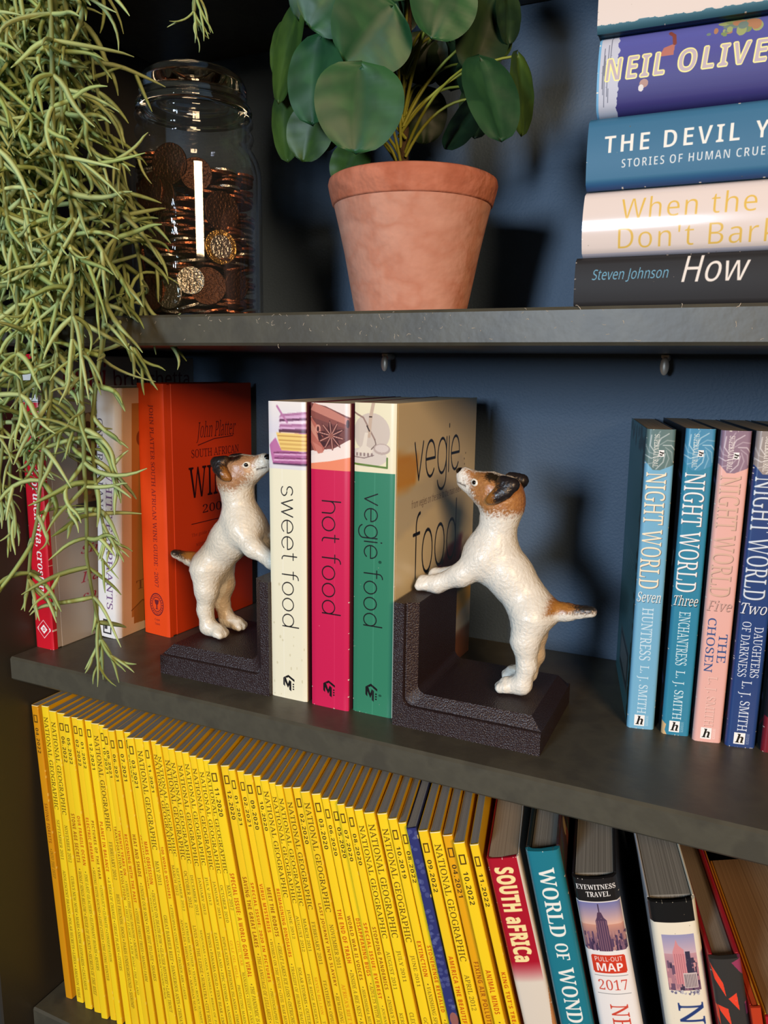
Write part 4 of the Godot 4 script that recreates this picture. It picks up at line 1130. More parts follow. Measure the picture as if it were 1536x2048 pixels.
	b = book("brochure", "thin red and amber brochure leaning beside the red triangle book", "brochure", 0.005, 0.205, 0.14, o)
	stand(b, 0.2100 + 0.205 * sin(0.215), LOW, -0.012, 0.005, deg_to_rad(14), 0.215)
	o = {"spine": mat(rgb(168, 24, 40), 0.4), "front": mat(rgb(150, 118, 84), 0.7), "rear": mat(rgb(196, 140, 40), 0.4), "th": 0.001, "over": 0.0, "r": 0.0006, "bulge": 0.0, "pages": pages_material(rgb(158, 132, 100), rgb(132, 106, 78), 35)}
	b = book("file_box", "wide pale brown file box at the right edge, lower than its neighbours", "box", 0.06, 0.197, 0.13, o)
	stand(b, 0.2178 + 0.197 * sin(0.215), LOW, -0.018, 0.06, deg_to_rad(14), 0.215)

# ------------------------------------------------------------------ the cast iron terriers
# distances to tapered capsules joined with a smooth minimum on a grid, meshed as surface nets
class Field:
	var lo: Vector3
	var cell: float
	var nx: int
	var ny: int
	var nz: int
	var f := PackedFloat32Array()
	func _init(a: Vector3, b: Vector3, c: float) -> void:
		lo = a; cell = c
		nx = int((b.x - a.x) / c) + 1; ny = int((b.y - a.y) / c) + 1; nz = int((b.z - a.z) / c) + 1
		f.resize(nx * ny * nz)
		f.fill(0.02)
	func bone(a: Vector3, ra: float, b: Vector3, rb: float, k := 0.004) -> void:
		var m := maxf(ra, rb) + k * 1.6 + cell * 2
		var p0 := (Vector3(minf(a.x, b.x), minf(a.y, b.y), minf(a.z, b.z)) - Vector3.ONE * m - lo) / cell
		var p1 := (Vector3(maxf(a.x, b.x), maxf(a.y, b.y), maxf(a.z, b.z)) + Vector3.ONE * m - lo) / cell
		var d := b - a
		var ll := maxf(d.length_squared(), 1e-12)
		for z in range(maxi(0, int(p0.z)), mini(nz, int(p1.z) + 1)):
			for y in range(maxi(0, int(p0.y)), mini(ny, int(p1.y) + 1)):
				var at := (z * ny + y) * nx
				for x in range(maxi(0, int(p0.x)), mini(nx, int(p1.x) + 1)):
					var p := lo + Vector3(x, y, z) * cell - a
					var t := clampf(p.dot(d) / ll, 0.0, 1.0)
					var s := (p - d * t).length() - lerpf(ra, rb, t)
					var o := f[at + x]
					var h := maxf(k - absf(o - s), 0.0) / k
					f[at + x] = minf(o, s) - h * h * k * 0.25
	func at(p: Vector3) -> float:
		var q := (p - lo) / cell
		return f[(int(q.z) * ny + int(q.y)) * nx + int(q.x)]
	func surface_z(x: float, y: float, e: float) -> float:
		var z := 0.022
		while z > 0.0 and at(Vector3(x, y, z * e)) > 0.0: z -= 0.0002
		return z * e
	func grad(p: Vector3) -> Vector3:
		var h := cell * 1.5
		return Vector3(at(p + Vector3(h, 0, 0)) - at(p - Vector3(h, 0, 0)), at(p + Vector3(0, h, 0)) - at(p - Vector3(0, h, 0)), at(p + Vector3(0, 0, h)) - at(p - Vector3(0, 0, h))).normalized()
	func mesh_into(mb: MB, colour: Callable, grain: FastNoiseLite, amp: float, flip: bool) -> void:
		var idx := PackedInt32Array()
		idx.resize(nx * ny * nz)
		idx.fill(-1)
		var sy := nx
		var sz := nx * ny
		var corner := PackedInt32Array([0, 1, sy, sy + 1, sz, sz + 1, sz + sy, sz + sy + 1])
		var cp := [Vector3(0, 0, 0), Vector3(1, 0, 0), Vector3(0, 1, 0), Vector3(1, 1, 0), Vector3(0, 0, 1), Vector3(1, 0, 1), Vector3(0, 1, 1), Vector3(1, 1, 1)]
		var ed := PackedInt32Array([0, 1, 2, 3, 4, 5, 6, 7, 0, 2, 1, 3, 4, 6, 5, 7, 0, 4, 1, 5, 2, 6, 3, 7])
		for z in nz - 1:
			for y in ny - 1:
				for x in nx - 1:
					var i := z * sz + y * sy + x
					var neg := 0
					for k in 8:
						if f[i + corner[k]] < 0.0: neg += 1
					if neg == 0 or neg == 8: continue
					var s := Vector3.ZERO
					var n := 0
					for e in range(0, 24, 2):
						var va := f[i + corner[ed[e]]]
						var vb := f[i + corner[ed[e + 1]]]
						if (va < 0.0) != (vb < 0.0):
							var pa: Vector3 = cp[ed[e]]
							var pb: Vector3 = cp[ed[e + 1]]
							s += pa.lerp(pb, va / (va - vb))
							n += 1
					s /= n
					var gr := Vector3(f[i + 1] - f[i] + f[i + sz + sy + 1] - f[i + sz + sy], f[i + sy] - f[i] + f[i + sz + sy + 1] - f[i + sz + 1], f[i + sz] - f[i] + f[i + sz + sy + 1] - f[i + sy + 1]).normalized()
					var p := lo + (Vector3(x, y, z) + s) * cell
					p += gr * amp * grain.get_noise_3dv(p * 1000.0)
					mb.col = colour.call(p, gr)
					if flip:
						idx[i] = mb.vert(Vector3(-p.x, p.y, p.z), Vector3(-gr.x, gr.y, gr.z))
					else:
						idx[i] = mb.vert(p, gr)
		for z in range(1, nz - 1):
			for y in range(1, ny - 1):
				for x in range(1, nx - 1):
					var i := z * sz + y * sy + x
					var a := f[i] < 0.0
					for ax in 3:
						var st: int = [1, sy, sz][ax]
						if a == (f[i + st] < 0.0): continue
						var u: int = [sy, sz, 1][ax]
						var w: int = [sz, 1, sy][ax]
						var q := [idx[i - u - w], idx[i - w], idx[i], idx[i - u]]
						if q.has(-1): continue
						if a != flip:
							mb.tri_i(q[0], q[1], q[2]); mb.tri_i(q[0], q[2], q[3])
						else:
							mb.tri_i(q[0], q[2], q[1]); mb.tri_i(q[0], q[3], q[2])

func dog_field() -> Field:
	var F := Field.new(Vector3(-0.047, 0.017, -0.027), Vector3(0.069, 0.160, 0.027), 0.00085)
	var s := 0.0
	# trunk
	F.bone(Vector3(0.0010, 0.1050, 0), 0.0148, Vector3(0.0120, 0.0930, 0), 0.0136, 0.006)
	F.bone(Vector3(0.0120, 0.0930, 0), 0.0136, Vector3(0.0290, 0.0720, 0), 0.0134, 0.006)
	F.bone(Vector3(-0.0035, 0.1020, 0), 0.0130, Vector3(-0.0010, 0.0960, 0), 0.0100, 0.006)
	# neck
	F.bone(Vector3(0.0035, 0.1120, 0), 0.0124, Vector3(0.0055, 0.1320, 0), 0.0104, 0.006)
	# skull, muzzle, jaw
	F.bone(Vector3(0.0065, 0.1405, 0), 0.0128, Vector3(0.0000, 0.1430, 0), 0.0108, 0.006)
	F.bone(Vector3(-0.0030, 0.1448, 0), 0.0080, Vector3(-0.0172, 0.1503, 0), 0.0052, 0.005)
	F.bone(Vector3(-0.0050, 0.1400, 0), 0.0070, Vector3(-0.0178, 0.1462, 0), 0.0038, 0.004)
	F.bone(Vector3(-0.0172, 0.1518, 0), 0.0038, Vector3(-0.0192, 0.1512, 0), 0.0030, 0.002)
	F.bone(Vector3(0.0090, 0.1340, 0), 0.0100, Vector3(0.0060, 0.1300, 0), 0.0105, 0.006)
	# tail
	F.bone(Vector3(0.0380, 0.0735, 0), 0.0058, Vector3(0.0480, 0.0738, 0), 0.0050, 0.006)
	F.bone(Vector3(0.0480, 0.0738, 0), 0.0050, Vector3(0.0625, 0.0762, 0), 0.0034, 0.003)
	for e: float in [1.0, -1.0]:
		var b := -0.0 if e > 0 else 0.0045      # the far legs are set a little differently
		# front leg: shoulder, forearm, paw on the upright
		F.bone(Vector3(-0.0020, 0.1010, e * 0.0070), 0.0098, Vector3(-0.0140, 0.0915, e * 0.0098), 0.0070, 0.005)
		F.bone(Vector3(-0.0140, 0.0915, e * 0.0098), 0.0066, Vector3(-0.0300, 0.0835, e * 0.0102), 0.0052, 0.004)
		F.bone(Vector3(-0.0300, 0.0835, e * 0.0102), 0.0056, Vector3(-0.0385, 0.0832, e * 0.0102), 0.0050, 0.003)
		for t: float in [-1.0, 0.0, 1.0]:
			F.bone(Vector3(-0.0370, 0.0826, e * 0.0102 + t * 0.0028), 0.0034, Vector3(-0.0415 + absf(t) * 0.0008, 0.0815, e * 0.0102 + t * 0.0030), 0.0028, 0.0012)
		# hind leg: thigh, shank, heel, paw
		F.bone(Vector3(0.0285, 0.0690, e * 0.0072), 0.0120, Vector3(0.0268, 0.0555, e * 0.0096), 0.0084, 0.006)
		F.bone(Vector3(0.0268, 0.0555, e * 0.0096), 0.0080, Vector3(0.0285, 0.0405, e * 0.0100), 0.0056, 0.004)
		F.bone(Vector3(0.0285, 0.0405, e * 0.0100), 0.0056, Vector3(0.0262 - b * 0.4, 0.0290, e * 0.0102), 0.0056, 0.003)
		F.bone(Vector3(0.0262 - b * 0.4, 0.0276, e * 0.0102), 0.0056, Vector3(0.0170 - b * 0.4, 0.0262, e * 0.0102), 0.0052, 0.003)
		for t: float in [-1.0, 0.0, 1.0]:
			F.bone(Vector3(0.0165 - b * 0.4, 0.0256, e * 0.0102 + t * 0.0030), 0.0036, Vector3(0.0125 + absf(t) * 0.001 - b * 0.4, 0.0246, e * 0.0102 + t * 0.0032), 0.0030, 0.0012)
		# brow and cheek
		F.bone(Vector3(0.0010, 0.1460, e * 0.0062), 0.0052, Vector3(-0.0040, 0.1478, e * 0.0050), 0.0038, 0.004)
		F.bone(Vector3(0.0010, 0.1385, e * 0.0060), 0.0062, Vector3(-0.0060, 0.1410, e * 0.0046), 0.0046, 0.004)
	return F

func seg_dist(p: Vector3, a: Vector3, b: Vector3) -> float:
	var d := b - a
	return (p - a - d * clampf((p - a).dot(d) / d.length_squared(), 0, 1)).length()

func iron_material() -> StandardMaterial3D:
	var m := mat(rgb(44, 30, 31), 0.38, 0.5)
	return bump(m, noise_tex(0.12, 3, 3, 256), 0.055, 30.0)

# the stepped L-shaped foot of a bookend, upright at its left end
func bookend_base() -> ArrayMesh:
	var mb := MB.new()
	var xl := -0.0455
	var top := 0.0776
	var ell := func(o: float, y: float, xr: float, zz: float) -> PackedVector3Array:
		var q := PackedVector3Array()
		q.append(Vector3(xl, 0, zz)); q.append(Vector3(xl, top, zz)); q.append(Vector3(xl + o, top, zz))
		var r := 0.0055
		for i in 7:
			var a := PI + PI / 2 * i / 6.0
			q.append(Vector3(xl + o + r + cos(a) * r, y + r + sin(a) * r, zz))
		q.append(Vector3(xr, y, zz)); q.append(Vector3(0.0455, 0.0134, zz)); q.append(Vector3(0.0455, 0, zz))
		return q
	# rings from back to front: outline offset, height of the step, right end, z
	var R := [[0.0135, 0.0205, 0.0385, -0.0335], [0.0076, 0.0146, 0.0440, -0.0372], [0.0067, 0.0137, 0.0450, -0.0374], [0.0067, 0.0137, 0.0450, -0.0392], [0.0063, 0.0135, 0.0448, -0.0402]]
	var rings := []
	for k in range(R.size() - 1, -1, -1):
		rings.append([R[k], 1.0])
	for k in R.size():
		rings.append([R[k], -1.0])
	var prev := PackedVector3Array()
	for q in rings:
		var c: Array = q[0]
		var cur: PackedVector3Array = ell.call(c[0], c[1], c[2], c[3] * q[1])
		if prev.size():
			for i in cur.size():
				var j := (i + 1) % cur.size()
				# seen from +z the outline runs clockwise
				mb.quad(prev[j], prev[i], cur[i], cur[j])
		else:
			cap_ell(mb, cur, false)
		prev = cur
	cap_ell(mb, prev, true)
	# the moulded step along the right end
	return mb.done()

func cap_ell(mb: MB, q: PackedVector3Array, front: bool) -> void:
	var o := PackedVector2Array()
	for p in q: o.append(Vector2(p.x, p.y))
	var t := Geometry2D.triangulate_polygon(o)
	for k in range(0, t.size(), 3):
		var a := q[t[k]]
		var b := q[t[k + 1]]
		var c := q[t[k + 2]]
		if ((b - a).cross(c - a).z > 0) == front: mb.tri(a, b, c)
		else: mb.tri(a, c, b)

func ear_mesh(e: float, flip: bool, grain: FastNoiseLite) -> ArrayMesh:
	# a folded flap: a bent sheet with thickness, built as a small field
	var F := Field.new(Vector3(-0.006, 0.130, -0.022), Vector3(0.026, 0.160, 0.022), 0.0007)
	F.bone(Vector3(0.0085, 0.1500, e * 0.0088), 0.0036, Vector3(0.0155, 0.1490, e * 0.0098), 0.0036, 0.002)
	F.bone(Vector3(0.0105, 0.1490, e * 0.0112), 0.0034, Vector3(0.0070, 0.1425, e * 0.0134), 0.0030, 0.003)
	F.bone(Vector3(0.0145, 0.1480, e * 0.0110), 0.0034, Vector3(0.0060, 0.1410, e * 0.0136), 0.0026, 0.003)
	F.bone(Vector3(0.0070, 0.1425, e * 0.0132), 0.0030, Vector3(0.0022, 0.1388, e * 0.0136), 0.0020, 0.003)
	F.bone(Vector3(0.0120, 0.1440, e * 0.0126), 0.0034, Vector3(0.0050, 0.1400, e * 0.0136), 0.0026, 0.003)
	var mb := MB.new()
	var tan_c := Color(0.30, 0.115, 0.02)
	var c := func(p: Vector3, _n: Vector3) -> Color:
		var k := smoothstep(0.0042, 0.0078, p.x - 0.0 + grain.get_noise_3dv(p * 1500.0) * 0.004)
		var rim := smoothstep(0.0006, 0.0022, absf(p.z) - 0.0118 + grain.get_noise_3dv(p * 900.0) * 0.002)
		var o := tan_c.lerp(Color(0.018, 0.014, 0.012), k)
		return o.lerp(Color(0.018, 0.014, 0.012), (1.0 - rim) * 0.8)
	F.mesh_into(mb, c, grain, 0.00025, flip)
	return mb.done()

func bookends() -> void:
	var grain := FastNoiseLite.new()
	grain.seed = 12
	grain.frequency = 0.22
	grain.fractal_octaves = 3
	var F := dog_field()
	var speck := FastNoiseLite.new()
	speck.seed = 3
	speck.frequency = 0.9
	speck.fractal_octaves = 2
	var white := Color(0.80, 0.765, 0.67)
	var iron := iron_material()
	var foot := bookend_base()
	var coat := mat(Color.WHITE, 0.4, 0.5)
	coat.vertex_color_use_as_albedo = true
	bump(coat, noise_tex(0.055, 4, 21, 256), 0.05, 24.0)
	coat.clearcoat_enabled = true
	coat.clearcoat = 0.25
	coat.clearcoat_roughness = 0.25
	var black := mat(rgb(16, 14, 14), 0.22, 0.5)
	var eyewhite := mat(rgb(236, 230, 214), 0.25)
	for right: bool in [true, false]:
		var flip := not right
		var t := thing("dog_bookend", "cast iron bookend with terrier facing left, right of the green cookbook, black and tan ears" if right else "cast iron bookend with terrier facing right, in front of the orange hardback", "bookend", Vector3(0.0490, 0, -0.0650) if right else Vector3(-0.1316, 0, -0.0662))
		var base := part("base", foot, iron, t)
		if flip: base.rotation.y = PI      # the foot is the same at both ends, turned round
		var dull := 1.0 if right else 0.55
		var col := func(p: Vector3, n: Vector3) -> Color:
			var k1 := speck.get_noise_3dv(p * 1000.0)
			var k2 := grain.get_noise_3dv(p * 700.0)
			var c := white * (1.0 + k2 * 0.07)
			# tan head
			var head := seg_dist(p, Vector3(0.0045, 0.139, 0), Vector3(0.0095, 0.133, 0)) * 0.0
			var dh := 0.0
			var along := (p.x + 0.0172 - (0.1541 - p.y) * 0.43) * 0.9          # behind the pale muzzle
			var under := p.y - 0.1295 - maxf(0.0, -p.x) * 0.75                 # above the throat
			var blaze := absf(p.z) - 0.0016                                     # stripe down the middle
			dh = minf(along, minf(under, blaze * 2.0 if p.y > 0.148 or n.y > 0.6 else 1.0))
			var tan_k := smoothstep(-0.0014, 0.0038, dh + k1 * 0.0055 + head)
			c = c.lerp(Color(0.42, 0.165, 0.025).lerp(Color(0.30, 0.10, 0.015), clampf(k1 + 0.3, 0, 1)), tan_k * (0.95 if right else 0.85))
			# dark brow patch
			var dk := 0.0062 - seg_dist(p, Vector3(0.0015, 0.1535, 0.007 * signf(p.z)), Vector3(0.0070, 0.1525, 0.006 * signf(p.z)))
			c = c.lerp(Color(0.025, 0.016, 0.01), smoothstep(0.0, 0.0028, dk + k1 * 0.002) * tan_k)
			# tail
			if p.x > 0.036 and p.y > 0.06:
				var up := smoothstep(-0.001, 0.0018, p.y - 0.0742 - (p.x - 0.05) * 0.12 + k1 * 0.002)
				c = c.lerp(Color(0.36, 0.15, 0.03), up * smoothstep(0.036, 0.041, p.x + k1 * 0.002))
				c = c.lerp(Color(0.022, 0.016, 0.012), up * smoothstep(0.049, 0.056, p.x + k1 * 0.006))
			# mouth line
			var m := seg_dist(Vector3(p.x, p.y, 0), Vector3(-0.0212, 0.1470, 0), Vector3(-0.0150, 0.1452, 0))
			if absf(p.z) > 0.0006 or p.x < -0.019: c = c.lerp(Color(0.05, 0.035, 0.03), smoothstep(0.0007, 0.0003, m) * 0.9)
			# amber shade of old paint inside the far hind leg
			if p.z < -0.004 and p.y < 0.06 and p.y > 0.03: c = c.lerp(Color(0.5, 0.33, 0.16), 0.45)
			if not right: c = c.lerp(c * Color(0.93, 0.91, 0.86), 0.8)
			return c
		var mb := MB.new()
		F.mesh_into(mb, col, grain, 0.00035, flip)
		var dog := part("dog", mb.done(), coat, t)
		var sx := -1.0 if flip else 1.0
		for e: float in [1.0, -1.0]:
			part("ear", ear_mesh(e, flip, speck), coat, dog)
			var q := MB.new()
			var ez := F.surface_z(-0.0085, 0.1480, e)
			var out := F.grad(Vector3(-0.0085, 0.1480, ez))
			q.ball(Vector3(sx * -0.0085, 0.1480, ez - e * 0.0006), Vector3(0.0032, 0.0024, 0.0014), 14, 8, Basis(Vector3.UP, sx * e * -0.5) * Basis(Vector3.BACK, sx * -0.4))
			var eye := part("eye", q.done(), eyewhite, dog)
			q = MB.new()
			var pp := Vector3(-0.0085, 0.1482, ez) + out * 0.0003
			q.ball(Vector3(sx * pp.x, pp.y, pp.z), Vector3(0.0017, 0.0014, 0.0010), 12, 8, Basis(Vector3.UP, sx * e * -0.5))
			var pu := part("pupil", q.done(), black, dog)
			pu.position = Vector3.ZERO
		var nb := MB.new()
		nb.ball(Vector3(sx * -0.0200, 0.1530, 0), Vector3(0.0034, 0.0024, 0.0036), 14, 8, Basis(Vector3.BACK, sx * -0.35))
		part("nose", nb.done(), black, dog)

# ------------------------------------------------------------------ top shelf: pot plant, jar of coins
func pot_plant() -> void:
	var H := 0.24436
	var c := Vector3(-0.0155, H, -0.086)
	var t := thing("potted_plant", "round-leaved green plant in a plain terracotta pot on the top shelf", "plant", c)
	var clay := mat(rgb(176, 106, 82), 0.9, 0.3)
	clay.albedo_color = Color.WHITE
	clay.albedo_texture = noise_tex(0.012, 4, 5, 256, ramp([rgb(200, 146, 124), rgb(192, 136, 114), rgb(184, 122, 98), rgb(196, 142, 120)], [0.25, 0.45, 0.6, 0.8]))
	bump(clay, noise_tex(0.02, 5, 6, 256), 0.12, 9.0)
	var rimc := mat(Color.WHITE, 0.85, 0.3)
	rimc.albedo_texture = noise_tex(0.016, 4, 9, 256, ramp([rgb(190, 120, 94), rgb(176, 104, 78), rgb(162, 90, 64)], [0.3, 0.5, 0.75]))
	bump(rimc, noise_tex(0.03, 5, 16, 256), 0.14, 9.0)
	var pb := MB.new()
	pb.lathe(PackedVector2Array([Vector2(0.0, 0.0), Vector2(0.0325, 0.0), Vector2(0.0345, 0.0015), Vector2(0.0378, 0.018), Vector2(0.0420, 0.040), Vector2(0.0456, 0.056), Vector2(0.0484, 0.0675), Vector2(0.0486, 0.0695), Vector2(0.046, 0.070)]), 72, 0.004)
	var body := part("pot", pb.done(), clay, t)
	var rb := MB.new()
	rb.lathe(PackedVector2Array([Vector2(0.0470, 0.0672), Vector2(0.0488, 0.0676), Vector2(0.0496, 0.0686), Vector2(0.0514, 0.0755), Vector2(0.0522, 0.0795), Vector2(0.0516, 0.0822), Vector2(0.0500, 0.0832), Vector2(0.0476, 0.0826), Vector2(0.0468, 0.0800), Vector2(0.0455, 0.0700), Vector2(0.0400, 0.0400), Vector2(0.0, 0.036)]), 72, 0.005)
	part("rim", rb.done(), rimc, body)
	var sb := MB.new()
	sb.lathe(PackedVector2Array([Vector2(0.0455, 0.066), Vector2(0.046, 0.0700), Vector2(0.032, 0.0735), Vector2(0.012, 0.0760), Vector2(0.0, 0.0765)]), 40, 0.01)
	part("soil", sb.done(), bump(mat(rgb(46, 34, 26), 0.95, 0.2), noise_tex(0.05, 4, 7), 0.4, 20.0), t)
	# stem
	var stem := mat(rgb(74, 58, 40), 0.8, 0.3)
	var st := MB.new()
	st.tube(PackedVector3Array([Vector3(-0.006, 0.070, 0.002), Vector3(-0.0065, 0.100, 0.0), Vector3(-0.008, 0.130, -0.003), Vector3(-0.007, 0.165, -0.004), Vector3(-0.008, 0.20, -0.006)]), PackedFloat32Array([0.0034, 0.0031, 0.0029, 0.0026, 0.0020]), 9)
	part("stem", st.done(), bump(stem, noise_tex(0.06, 3, 8), 0.1, 30.0), t)
	var green := []
	for k in 4:
		var m := mat(Color.WHITE, 0.46, 0.4)
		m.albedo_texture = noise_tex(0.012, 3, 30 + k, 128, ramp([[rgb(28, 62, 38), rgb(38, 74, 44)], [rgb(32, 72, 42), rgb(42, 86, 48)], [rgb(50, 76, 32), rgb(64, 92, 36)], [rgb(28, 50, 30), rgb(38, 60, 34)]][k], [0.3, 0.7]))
		m.backlight_enabled = true
		m.backlight = Color(0.16, 0.24, 0.05)
		m.clearcoat_enabled = false
		m.clearcoat = 0.3
		m.clearcoat_roughness = 0.3
		green.append(m)
	var petiole := mat(rgb(132, 136, 48), 0.5, 0.4)
	# attachment, tip, width, roll, tone
	var L := [
		[-0.0281, 0.3825, -0.0400, -0.0264, 0.3330, -0.0300, 0.0500, 0, 1], [-0.0114, 0.4122, -0.0480, -0.0356, 0.3826, -0.0340, 0.0487, 10, 1], [-0.0442, 0.4276, -0.0500, -0.0632, 0.4064, -0.0420, 0.0425, -10, 1],
		[-0.0656, 0.4114, -0.0620, -0.0710, 0.3588, -0.0550, 0.0385, -30, 1], [-0.0905, 0.4384, -0.0780, -0.1116, 0.3825, -0.0800, 0.0300, -50, 2], [-0.1058, 0.4327, -0.0850, -0.1152, 0.3983, -0.0860, 0.0220, -50, 2],
		[-0.1087, 0.3963, -0.0920, -0.1123, 0.3496, -0.0900, 0.0290, -45, 2], [-0.0804, 0.3788, -0.0850, -0.0924, 0.3458, -0.0800, 0.0330, -20, 2], [-0.0384, 0.3451, -0.0620, -0.0498, 0.3233, -0.0500, 0.0240, -20, 2],
		[0.0205, 0.4237, -0.0500, 0.0142, 0.3885, -0.0400, 0.0380, 10, 1], [0.0318, 0.4260, -0.0850, 0.0280, 0.3805, -0.0700, 0.0374, 25, 3], [0.0368, 0.3803, -0.0500, 0.0545, 0.3352, -0.0450, 0.0340, 25, 0],
		[0.0507, 0.3888, -0.0750, 0.0576, 0.3441, -0.0750, 0.0230, 45, 2], [0.0391, 0.4248, -0.0850, 0.0429, 0.3984, -0.0900, 0.0230, 40, 3], [0.0338, 0.4118, -0.0950, 0.0369, 0.3943, -0.0950, 0.0160, 30, 2],
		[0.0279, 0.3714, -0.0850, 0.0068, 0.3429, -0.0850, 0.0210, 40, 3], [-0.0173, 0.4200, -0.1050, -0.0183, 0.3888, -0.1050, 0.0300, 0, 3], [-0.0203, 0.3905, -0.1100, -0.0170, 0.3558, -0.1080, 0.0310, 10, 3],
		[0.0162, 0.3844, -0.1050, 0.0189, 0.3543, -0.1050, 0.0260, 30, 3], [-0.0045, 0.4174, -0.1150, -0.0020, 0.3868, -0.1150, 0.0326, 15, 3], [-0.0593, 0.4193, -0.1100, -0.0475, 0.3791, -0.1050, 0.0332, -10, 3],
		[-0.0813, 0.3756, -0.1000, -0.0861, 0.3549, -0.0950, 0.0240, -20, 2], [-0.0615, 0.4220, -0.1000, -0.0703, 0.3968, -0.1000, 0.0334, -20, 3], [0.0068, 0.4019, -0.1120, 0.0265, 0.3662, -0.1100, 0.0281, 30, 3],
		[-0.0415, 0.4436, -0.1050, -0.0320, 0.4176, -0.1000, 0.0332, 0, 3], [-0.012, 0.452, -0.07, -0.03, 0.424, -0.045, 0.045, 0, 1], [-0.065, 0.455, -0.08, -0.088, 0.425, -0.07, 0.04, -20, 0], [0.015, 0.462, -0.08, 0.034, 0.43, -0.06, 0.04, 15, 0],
	]
	var g := RandomNumberGenerator.new()
	g.seed = 19
	for q in L:
		var a := Vector3(q[0], q[1], q[2]) - c
		var b := Vector3(q[3], q[4], q[5]) - c
		var leaf := part("leaf", leaf_mesh(a, b, q[6], deg_to_rad(q[7]), g), green[q[8]], t)
		# leaf stalk from the stem to the attachment
		var root := Vector3(-0.0065 + g.randf_range(-0.003, 0.003), clampf(0.074 + (a.y - 0.1) * (0.75 if q[8] == 3 else 0.42) + g.randf_range(-0.004, 0.02), 0.071, 0.19), g.randf_range(0.0, 0.004))
		var bow := (root + a) * 0.5 + Vector3((a.x - root.x) * -0.12, 0.018, (a.z - root.z) * -0.1)
		var pts := PackedVector3Array()
		var rr := PackedFloat32Array()
		for i in 11:
			var s := i / 10.0
			pts.append(root.lerp(bow, s).lerp(bow.lerp(a + (b - a) * 0.06 + Vector3(0, 0, -0.001), s), s))
			rr.append(lerpf(0.0010, 0.0007, s))
		var sm := MB.new()
		sm.tube(pts, rr, 7)
		part("petiole", sm.done(), petiole, leaf)

# round blade with a short point, hollow along the midrib
func leaf_mesh(a: Vector3, b: Vector3, w: float, roll: float, g: RandomNumberGenerator) -> ArrayMesh:
	var mb := MB.new()
	var up := (a - b).normalized()
	var n0 := Vector3(0.45, -0.05, 0.9)
	var side := up.cross(n0).normalized() * -1.0
	side = side.rotated(up, roll)
	var n := side.cross(up).normalized()
	if n.z < 0: n = -n
	var len_ := (b - a).length()
	var U := 18
	var V := 12
	var cup := g.randf_range(0.05, 0.13)
	var droop := g.randf_range(0.05, 0.14)
	var wave := g.randf_range(0.0, TAU)
	var grid := []
	for i in U + 1:
		var s := float(i) / U
		# half width along the blade: broad, widest near 0.42, small notch at the top, short tip
		var hw := sqrt(maxf(0.0, 1.0 - pow(absf(s - 0.46) / (0.46 if s < 0.46 else 0.54), 2.3 if s < 0.46 else 1.9))) * w * 0.5
		if i == U: hw = 0.0
		var row := PackedVector3Array()
		for j in V + 1:
			var k := lerpf(-1, 1, float(j) / V)
			var x := hw * k
			var notch := (1.0 - absf(k)) * 0.055 * len_ * (1.0 - smoothstep(0.0, 0.25, s))
			var p := a - up * (s * len_ + notch) + side * x
			var z := cup * absf(x) * 1.1 - droop * len_ * s * s + sin(k * 4.0 + s * 5.0 + wave) * 0.00045 + exp(-pow(k * 7.0, 2.0)) * -0.0006 + sin(s * 24.0 - absf(k) * 4.0) * 0.00015 * smoothstep(0.05, 0.3, absf(k))
			row.append(p + n * z)
		grid.append(row)
	for sgn: float in [1.0, -1.0]:
		var base := mb.v.size()
		for i in U + 1:
			for j in V + 1:
				var p: Vector3 = grid[i][j]
				var dx: Vector3 = grid[i][mini(j + 1, V)] - grid[i][maxi(j - 1, 0)]
				var dy: Vector3 = grid[maxi(i - 1, 0)][j] - grid[mini(i + 1, U)][j]
				var nn := dx.cross(dy).normalized()
				if dx.length() < 1e-7 or nn.length() < 0.5: nn = n
				if nn.dot(n) < 0: nn = -nn
				var rim := 0.0 if (i == 0 or i == U or j == 0 or j == V) else 0.0003
				mb.vert(p + n * sgn * rim, nn * sgn, Vector2(float(j) / V, float(i) / U))
		for i in U:
			for j in V:
				var p := base + i * (V + 1) + j
				var f := (mb.v[p + 1] - mb.v[p]).cross(mb.v[p] - mb.v[p + V + 1]).dot(n)
				var fwd := (f > 0) == (sgn > 0)
				if fwd:
					mb.tri_i(p, p + V + 1, p + V + 2); mb.tri_i(p, p + V + 2, p + 1)
				else:
					mb.tri_i(p, p + V + 2, p + V + 1); mb.tri_i(p, p + 1, p + V + 2)
	return mb.done()

func coin_mesh(r: float, h: float) -> ArrayMesh:
	var mb := MB.new()
	mb.lathe(PackedVector2Array([Vector2(0.0, -h * 0.36), Vector2(r * 0.86, -h * 0.36), Vector2(r * 0.9, -h * 0.5), Vector2(r * 0.97, -h * 0.5), Vector2(r, -h * 0.36), Vector2(r, h * 0.36), Vector2(r * 0.97, h * 0.5), Vector2(r * 0.9, h * 0.5), Vector2(r * 0.86, h * 0.36), Vector2(0, h * 0.36)]), 28)
	return mb.done()

